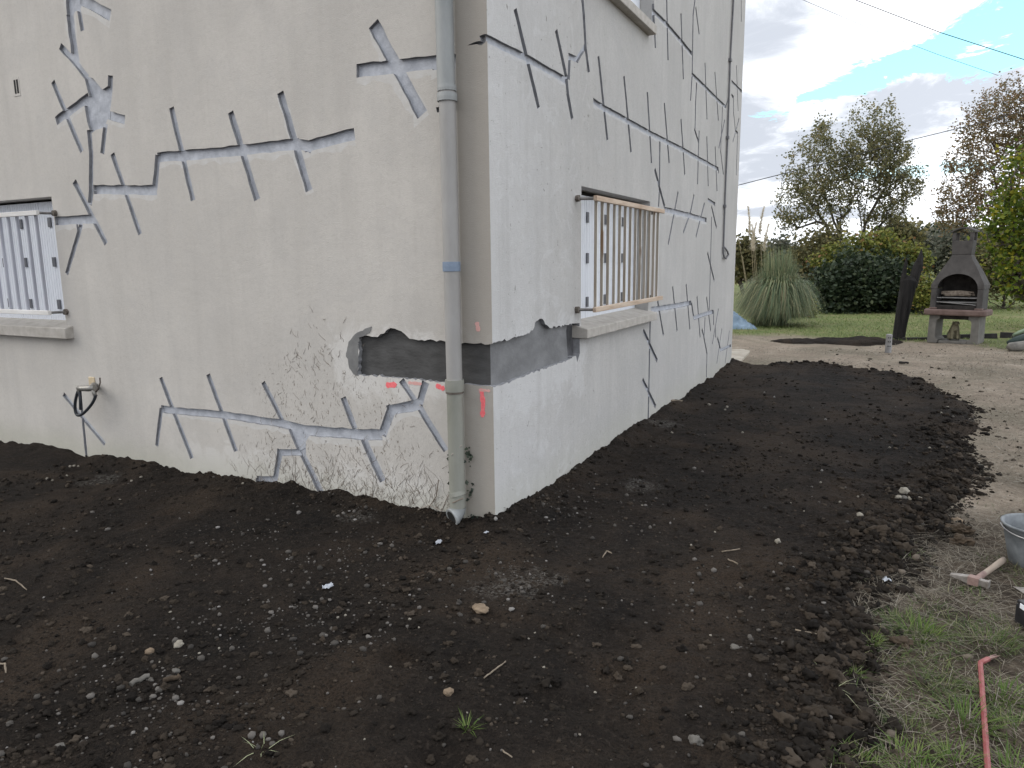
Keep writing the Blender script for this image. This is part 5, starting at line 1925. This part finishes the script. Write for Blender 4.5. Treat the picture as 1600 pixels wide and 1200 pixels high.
# ------------------------------------------------------------------ plants
def arcs(n, X, Y, Z, h, w, out, a, droop, seg=6):
    """long arching leaves"""
    V = []
    fx, fy = np.cos(a), np.sin(a)
    for k in range(seg + 1):
        t = k / seg
        r_ = out * (t ** 1.25)
        zz_ = h * (t * (1 + droop) - (droop * 1.75 - .12) * t ** 2.2)
        zz_ = np.maximum(zz_, .01)
        wd = w * (1 - t) ** .6 * (.6 + .8 * min(t * 3, 1)) if k < seg else w * .08
        for s in (-1, 1):
            V.append(np.stack([X + fx * r_ - fy * wd * s / 2, Y + fy * r_ + fx * wd * s / 2, Z + zz_], -1))
    V = np.stack(V, 1)
    m_ = 2 * (seg + 1)
    b = (np.arange(n) * m_)[:, None, None]
    q_ = np.array([[2 * k, 2 * k + 1, 2 * k + 3, 2 * k + 2] for k in range(seg)])[None]
    return V.reshape(-1, 3), (b + q_).reshape(-1, 4)


pg = grz(1203, 508)
pdp = float((R @ (np.array([pg[0], pg[1], 0]) - C))[2])
pz = hz(*pg)
PU = pdp / F
M_PAMP = by_island('pampas_leaf', ((0.0, (0.075, 0.115, 0.075)), (0.4, (0.16, 0.215, 0.125)), (0.7, (0.27, 0.30, 0.165)), (0.9, (0.42, 0.40, 0.25)), (1.0, (0.20, 0.165, 0.10))), 0.5, 0.35)
M_PSTEM = by_island('pampas_stem', ((0.0, (0.30, 0.25, 0.15)), (1.0, (0.46, 0.40, 0.27))), 0.7, 0.2)
M_PLUME = by_island('pampas_plume', ((0.0, (0.55, 0.50, 0.40)), (1.0, (0.80, 0.75, 0.66))), 0.8, 0.45)
pampas = thing('pampas_grass', 'big clump of pampas grass with pale plumes beside the house corner', 'pampas grass', (pg[0], pg[1], pz))
pampas.scale = (.84, .84, 1)
n = 7500
a = rng.uniform(0, 2 * math.pi, n)
r0 = .40 * np.sqrt(rng.random(n))
a2 = a + rng.normal(0, .35, n)
k_ = rng.random(n)
out = (.10 + 1.15 * k_ ** 1.15) * rng.uniform(.7, 1.1, n)
h = (2.05 - .50 * k_) * rng.uniform(.5, 1.05, n)
V, Q = arcs(n, r0 * np.cos(a), r0 * np.sin(a), np.zeros(n), h, rng.uniform(.010, .020, n), out, a2, .15 + 1.15 * k_, 8)
n2_ = 3800
b_a = rng.uniform(0, 2 * math.pi, n2_)
b_r = .42 * np.sqrt(rng.random(n2_))
V2, Q2 = arcs(n2_, b_r * np.cos(b_a), b_r * np.sin(b_a), np.zeros(n2_), rng.uniform(.35, 1.25, n2_), rng.uniform(.009, .017, n2_), rng.uniform(.25, 1.0, n2_), b_a + rng.normal(0, .45, n2_), rng.uniform(.5, 1.5, n2_), 8)
Q = np.concatenate([Q, Q2 + len(V)])
V = np.concatenate([V, V2])
V[:, 0] += .10 * np.sin(V[:, 2] * 1.4) + .05 * V[:, 2]
link('foliage', np_mesh('foliage', V, quads=Q), M_PAMP, pampas)
for i, (px, py, ex, ey) in enumerate(((1178, 372, 1158, 352), (1176, 370, 1190, 385), (1172, 345, 1168, 390), (1188, 345, 1184, 352), (1160, 400, 1150, 380), (1195, 372, 1199, 385), (1152, 360, 1147, 352))):
    top = Vector(at(px, py, pdp + random.uniform(-.3, .3))) - Vector((pg[0], pg[1], pz))
    top = Vector((top.x / .84, top.y / .84, top.z))
    b_ = Vector((top.x * .55 + random.uniform(-.05, .05), top.y * .3, .1))
    stem = MB().tube([b_, b_.lerp(top, .5) + Vector((0, 0, .06)), top], [.009, .008, .005], 6).build('plume_stem', M_PSTEM, pampas)
    if i in (1, 2, 3, 5, 0):
        m_ = 520
        t = rng.random(m_)
        bend = np.array([.10 if i % 2 else -.08, 0, 0])
        ax = np.array(top)[None] + (t[:, None] - .5) * np.array([0, 0, .70])[None] + (t[:, None] ** 2) * bend[None]
        aa = rng.uniform(0, 2 * math.pi, m_)
        V, Q, T = blades(m_, ax[:, 0], ax[:, 1], ax[:, 2], rng.uniform(.07, .16, m_) * (1 - .6 * t), rng.uniform(.008, .014, m_), rng.uniform(.5, 1.3, m_), M_PLUME and .5, aa)
        link('plume', np_mesh('plume', V, quads=Q, tris=T), M_PLUME, stem)


def leaves_mesh(P, size, flat=.35):
    """rhombic folded leaves at points, any direction"""
    n = len(P)
    d = rng.normal(0, 1, (n, 3))
    d[:, 2] *= .6
    d /= np.linalg.norm(d, axis=1)[:, None]
    e = np.cross(d, rng.normal(0, 1, (n, 3)))
    e /= np.linalg.norm(e, axis=1)[:, None] + 1e-9
    s = (size * rng.uniform(.6, 1.25, n))[:, None]
    nn = np.cross(d, e)
    V = np.stack([P - d * s * .5, P + e * s * .33 + nn * s * .08, P + d * s * .5, P - e * s * .33 + nn * s * .08], 1)
    return V.reshape(-1, 3), (np.arange(n) * 4)[:, None] + np.array([[0, 1, 2, 3]])


def plant(name, label, cat, base_px, depth, clumps, n_twigs, per, size, m_leaf, m_bark, r_trunk, stems=1, group=None, sigma=.28, zbase=None, squash=1.0, limbs=None):
    """crown given as clumps (photograph pixels at a distance); limbs grown from the foot to every twig"""
    b = at(base_px[0], base_px[1], depth)
    bz_ = float(ground_h(np.array([b[0]]), np.array([b[1]]))[0]) if zbase is None else zbase
    root = thing(name, label, cat, (b[0], b[1], bz_), 0, group)
    base = np.array([b[0], b[1], bz_])
    U_ = depth / F
    rt, up, fw = R[0], -R[1], R[2]
    w = np.array([c[2] * c[3] for c in clumps], float)
    w /= w.sum()
    tg = []
    for i in rng.choice(len(clumps), n_twigs, p=w):
        px, py, rx, ry = clumps[i][:4]
        dz = clumps[i][4] if len(clumps[i]) > 4 else 0
        v = rng.normal(0, 1, 3)
        v = v / np.linalg.norm(v) * rng.random() ** (1 / 2.2)
        tg.append(at(px, py, depth + dz) + rt * v[0] * rx * U_ + up * v[1] * ry * U_ + fw * v[2] * (rx + ry) / 2 * U_)
    tg = np.array(tg)
    tg[:, 2] = np.maximum(tg[:, 2], bz_ + .15)
    nodes, par = [base], [-1]
    cz = tg[:, 2].min()
    for lb in (limbs or []):
        last = 0
        start = 0
        if isinstance(lb[0], int):
            start, lb = lb[0], lb[1:]
            last = start
        for px, py, *dz in lb:
            p = at(px, py, depth + (dz[0] if dz else 0))
            q0_ = nodes[last]
            for f_ in (.5, 1):
                nodes.append(q0_ * (1 - f_) + p * f_ + rng.normal(0, .03, 3) * (f_ < 1))
                par.append(last)
                last = len(nodes) - 1
    for s in range(stems if not limbs else 0):
        off = rt * (s - (stems - 1) / 2) * .5
        c = np.array([*(base + off)[:2], max(bz_ + (cz - bz_) * .55, bz_ + .1)])
        last = 0
        for k in range(1, 5):
            nodes.append(base * (1 - k / 4) + c * k / 4 + rng.normal(0, .03, 3) * (k < 4))
            par.append(last)
            last = len(nodes) - 1
    order = np.argsort(np.linalg.norm(tg - base, axis=1))
    tips = []
    for i in order:
        t = tg[i]
        A = np.array(nodes[1:])
        dd_ = np.linalg.norm(A - t, axis=1) + 1.1 * np.maximum(0, A[:, 2] - t[2] + .12)
        # prefer attaching low, so limbs rise
        j = int(np.argmin(dd_ + .10 * np.linalg.norm(A - base, axis=1))) + 1
        p0_ = nodes[j]
        L_ = np.linalg.norm(t - p0_)
        k = max(1, min(6, int(L_ / .45)))
        last = j
        for q_ in range(1, k + 1):
            f_ = q_ / k
            p = p0_ * (1 - f_) + t * f_ + np.array([0, 0, -.10 * L_ * math.sin(math.pi * f_)]) + (rng.normal(0, .05 * L_ / k, 3) if q_ < k else 0)
            nodes.append(p)
            par.append(last)
            last = len(nodes) - 1
        tips.append(last)
    nodes = np.array(nodes)
    cnt = np.zeros(len(nodes))
    for i in tips:
        while i >= 0:
            cnt[i] += 1
            i = par[i]
    rad_ = r_trunk * np.maximum(cnt / max(1, cnt.max()), 1e-4) ** .58
    rad_ = np.maximum(rad_, .006)
    VV, FF, o = [], [], 0
    for i in range(1, len(nodes)):
        p0_, p1_ = nodes[par[i]], nodes[i]
        d = p1_ - p0_
        L_ = np.linalg.norm(d)
        if L_ < 1e-6:
            continue
        d /= L_
        e1 = np.cross(d, [.3, .8, .5])
        e1 /= np.linalg.norm(e1) + 1e-9
        e2 = np.cross(d, e1)
        m_ = 6
        th = np.arange(m_) * 2 * math.pi / m_
        ringd = np.cos(th)[:, None] * e1 + np.sin(th)[:, None] * e2
        ra = min(rad_[par[i]], rad_[i] * 1.5)
        VV.append(np.concatenate([p0_ + ringd * ra, p1_ + d * rad_[i] * .3 + ringd * rad_[i]]) - base)
        FF.append(o + np.array([[k, (k + 1) % m_, m_ + (k + 1) % m_, m_ + k] for k in range(m_)]))
        o += 2 * m_
    link('trunk', np_mesh('trunk', np.concatenate(VV), quads=np.concatenate(FF)), m_bark, root, True)
    tp = nodes[np.array(tips)]
    P = np.repeat(tp, per, 0) + rng.normal(0, sigma, (len(tp) * per, 3)) * np.array([1, 1, squash])
    P[:, 2] = np.maximum(P[:, 2], bz_ + .03)
    V, Q = leaves_mesh(P - base, np.full(len(P), size))
    link('crown', np_mesh('crown', V, quads=Q), m_leaf, root)
    return root


M_BARK = mottled('tree_bark', (0.045, 0.038, 0.032), (0.10, 0.085, 0.07), 9, 0.95, 30, 0.6, 0.01, stretch=(1, 1, .3))
L_OAK = by_island('oak_leaf', ((0.0, (0.10, 0.11, 0.06)), (0.5, (0.19, 0.19, 0.10)), (0.85, (0.28, 0.26, 0.13)), (1.0, (0.34, 0.26, 0.13))), 0.6, 0.55)
L_RUST = by_island('rusty_leaf', ((0.0, (0.13, 0.12, 0.07)), (0.5, (0.22, 0.175, 0.095)), (0.85, (0.27, 0.165, 0.10)), (1.0, (0.33, 0.25, 0.11))), 0.6, 0.5)
L_MAPLE = by_island('yellow_green_leaf', ((0.0, (0.05, 0.085, 0.015)), (0.5, (0.11, 0.16, 0.02)), (0.85, (0.22, 0.24, 0.03)), (1.0, (0.32, 0.28, 0.03))), 0.5, 0.45)
L_DARK = by_island('dark_leaf', ((0.0, (0.018, 0.03, 0.017)), (0.7, (0.04, 0.06, 0.032)), (1.0, (0.085, 0.105, 0.055))), 0.5, 0.25)
L_GOLD = by_island('golden_conifer_leaf', ((0.0, (0.07, 0.095, 0.025)), (0.6, (0.17, 0.19, 0.04)), (0.92, (0.27, 0.26, 0.06)), (1.0, (0.26, 0.12, 0.07))), 0.6, 0.3)
L_OLIVE = by_island('olive_leaf', ((0.0, (0.07, 0.072, 0.035)), (0.6, (0.145, 0.14, 0.065)), (1.0, (0.24, 0.20, 0.09))), 0.7, 0.35)
L_GREY = by_island('grey_green_leaf', ((0.0, (0.07, 0.08, 0.06)), (0.6, (0.12, 0.13, 0.10)), (1.0, (0.17, 0.16, 0.12))), 0.7, 0.3)

plant('oak_tree', 'wide two stemmed oak with thinning leaves behind the dark shrub', 'tree', (1315, 470), 30,
      [(1362, 205, 40, 50), (1350, 270, 62, 48), (1272, 262, 42, 58), (1243, 305, 32, 40), (1300, 315, 55, 38), (1402, 285, 36, 42), (1398, 232, 30, 38), (1428, 285, 22, 26), (1283, 210, 18, 28), (1325, 240, 35, 40), (1235, 345, 25, 20), (1385, 340, 45, 25)],
      1150, 19, .110, L_OAK, M_BARK, .17, 2, sigma=.125,
      limbs=[[(1311, 400), (1310, 362), (1297, 325), (1284, 285), (1272, 235)], [(1309, 385), (1290, 350), (1268, 318), (1250, 300)], [(1312, 380), (1314, 335), (1318, 285), (1326, 240)],
             [(1349, 400), (1350, 345), (1356, 300), (1362, 245), (1366, 180)], [(1350, 380), (1352, 350), (1372, 312), (1396, 270)], [(1347, 380), (1343, 330), (1338, 290)], [(1352, 370), (1385, 335), (1420, 300)]])
plant('rusty_tree', 'tall thin leaved tree turning rusty at the right edge', 'tree', (1590, 470), 27,
      [(1572, 155, 38, 34), (1545, 195, 48, 42), (1600, 225, 45, 62), (1522, 250, 48, 38), (1505, 305, 42, 36), (1562, 300, 52, 48), (1500, 345, 34, 20), (1625, 190, 45, 70), (1640, 300, 50, 80), (1475, 330, 18, 14)],
      1150, 21, .10, L_RUST, M_BARK, .14, 1, sigma=.125,
      limbs=[[(1590, 420), (1588, 340), (1580, 290), (1572, 230), (1568, 160)], [(1588, 360), (1560, 300), (1538, 245), (1530, 195)], [(1589, 380), (1545, 330), (1510, 300)], [(1592, 360), (1605, 300), (1615, 220)]])
plant('leafy_tree', 'nearer tree with large yellow green leaves cut by the right edge', 'tree', (1690, 500), 16.5,
      [(1603, 255, 20, 40), (1590, 310, 26, 34), (1562, 345, 30, 24), (1592, 375, 34, 38), (1578, 415, 26, 26), (1600, 445, 14, 26), (1650, 330, 60, 120), (1548, 385, 14, 16), (1640, 450, 40, 40)],
      190, 30, .125, L_MAPLE, M_BARK, .16, 1, sigma=.17)
plant('dark_shrub', 'dense dark evergreen shrub at the back of the lawn', 'shrub', (1345, 493), 22.5,
      [(1340, 440, 60, 46), (1300, 452, 34, 38), (1385, 452, 46, 38), (1420, 462, 26, 28), (1350, 472, 78, 20)], 330, 60, .14, L_DARK, M_BARK, .08, 3, sigma=.17)
plant('golden_conifer', 'yellow green conifer spreading over the top of the dark shrub', 'conifer', (1355, 485), 23.6,
      [(1352, 388, 55, 18), (1395, 400, 46, 20), (1312, 402, 36, 16), (1372, 372, 24, 12), (1420, 415, 26, 22), (1330, 412, 50, 18)], 230, 50, .12, L_GOLD, M_BARK, .08, 2, sigma=.18, squash=.6)
plant('olive_bush', 'brownish olive bush between pampas grass and oak', 'bush', (1265, 470), 27,
      [(1275, 395, 34, 28), (1255, 425, 26, 28), (1300, 385, 26, 24), (1262, 460, 30, 20)], 170, 46, .14, L_OLIVE, M_BARK, .07, 2, sigma=.24)
plant('yellowish_weed_bush', 'small bright green bush at the right foot of the pampas grass', 'bush', (1262, 505), 20.5,
      [(1262, 485, 8, 18), (1254, 492, 10, 12)], 40, 40, .07, L_GOLD, M_BARK, .02, 2, sigma=.10)
plant('bramble', 'tangled olive brambles on the lawn right of the barbecue', 'bramble', (1570, 462), 23,
      [(1562, 425, 32, 26), (1538, 405, 24, 26), (1590, 440, 30, 18), (1525, 435, 14, 20)], 170, 44, .11, L_OLIVE, M_BARK, .05, 3, sigma=.26)
plant('olive_bush', 'low leafy bush between the charred stump and the barbecue', 'bush', (1443, 482), 21,
      [(1440, 455, 12, 24), (1450, 470, 10, 12)], 55, 40, .09, L_GOLD, M_BARK, .03, 2, sigma=.16)
FAR = [(1408, 372, 22, 16, 48, L_OLIVE, 'brown topped bush right behind the oak'), (1430, 388, 16, 14, 60, L_GREY, 'greyish far bush just above the charred stump'), (1448, 378, 14, 13, 66, L_DARK, 'dark far bush between stump and chimney'),
       (1466, 390, 18, 13, 62, L_GREY, 'greyish far bush beside the barbecue chimney'), (1475, 374, 16, 12, 75, L_OLIVE, 'olive far bush touching the chimney'), (1225, 400, 24, 20, 40, L_GREY, 'grey green bush above the pampas grass'),
       (1165, 398, 18, 22, 34, L_OLIVE, 'olive bush peeping out behind the house corner'), (1510, 385, 30, 18, 55, L_GREY, 'grey green far bush behind the barbecue chimney'), (1545, 380, 30, 18, 70, L_OLIVE, 'olive far bush behind the rusty tree'),
       (1590, 392, 34, 16, 50, L_DARK, 'dark far bush behind the leafy tree')]
for px, py, rx, ry, dpt, ml_, lab in FAR:
    plant('far_bush', lab, 'bush', (px, py + ry), dpt, [(px, py, rx, ry), (px + rx * .5, py + ry * .4, rx * .6, ry * .7), (px - rx * .5, py + ry * .4, rx * .6, ry * .7), (px, py + ry * .9, rx, ry * .5)], 110, 40, .0065 * dpt, ml_, M_BARK, .10, 2, 'bushes along the far field edge', sigma=.0085 * dpt)

# a low roof showing over the pampas grass
s0 = at(1163, 380, 52)
s1 = at(1228, 379, 52)
M_SHEDR = mottled('dark_sheet_roof', (0.09, 0.085, 0.08), (0.14, 0.13, 0.125), 2, 0.8, 12, 0.3, 0.02)
M_SHEDW = mottled('brown_shed_wall', (0.13, 0.11, 0.09), (0.19, 0.165, 0.135), 2, 0.9, 12, 0.3, 0.02)
sg = float(ground_h(np.array([s0[0]]), np.array([s0[1]]))[0])
wd = math.hypot(s1[0] - s0[0], s1[1] - s0[1])
shed = thing('shed', 'low dark roofed shed far off above the pampas grass', 'shed', (s0[0], s0[1], sg), frame_of(s0, s1))
hh = s0[2] - sg
MB().box((.2, .2, 0), (wd - .2, 3.8, hh - .9)).build('wall', M_SHEDW, shed)
mb = MB()
mb.add([(0, 0, hh - .9), (wd, 0, hh - .9), (wd, 2, hh), (0, 2, hh), (wd, 4, hh - .9), (0, 4, hh - .9)], [(0, 1, 2, 3), (3, 2, 4, 5), (0, 3, 5), (1, 4, 2), (0, 5, 4, 1)])
mb.build('roof', M_SHEDR, shed)
MB().box((wd * .4, .14, 0), (wd * .4 + 1.0, .198, 1.9)).build('door', M_SHEDR, shed)

# ------------------------------------------------------------------ overhead wires
M_LINE = mottled('overhead_wire', (0.02, 0.02, 0.022), (0.035, 0.035, 0.037), 5, 0.6)


def overhead(px, r, lab):
    P = [Vector(at(x_, y_, d_)) for x_, y_, d_ in px]
    Q = []
    for i in range(len(P) - 1):
        for k in range(8):
            Q.append(P[i].lerp(P[i + 1], k / 8))
    Q.append(P[-1])
    o_ = P[0].copy()
    o = MB().tube([q_ - o_ for q_ in Q], r, 5).build('overhead_wire', M_LINE, None, (0, 0, 0), True)
    o.location = o_
    tag(o, lab, 'wire')


overhead([(1180, -62, 24), (1337, 0, 24), (1470, 51, 24.5), (1600, 93, 25), (1720, 128, 26)], .013, 'upper dark overhead wire crossing the right corner of the sky')
overhead([(1130, -52, 30), (1255, 0, 30), (1360, 45, 31), (1465, 85, 32), (1560, 118, 33)], .009, 'thin upper overhead wire left of the thicker one')
overhead([(1080, 312, 25), (1155, 289, 25), (1300, 252, 25), (1430, 217, 25), (1520, 195, 25), (1600, 173, 25), (1700, 143, 25)], .014, 'low overhead wire crossing in front of the oak')
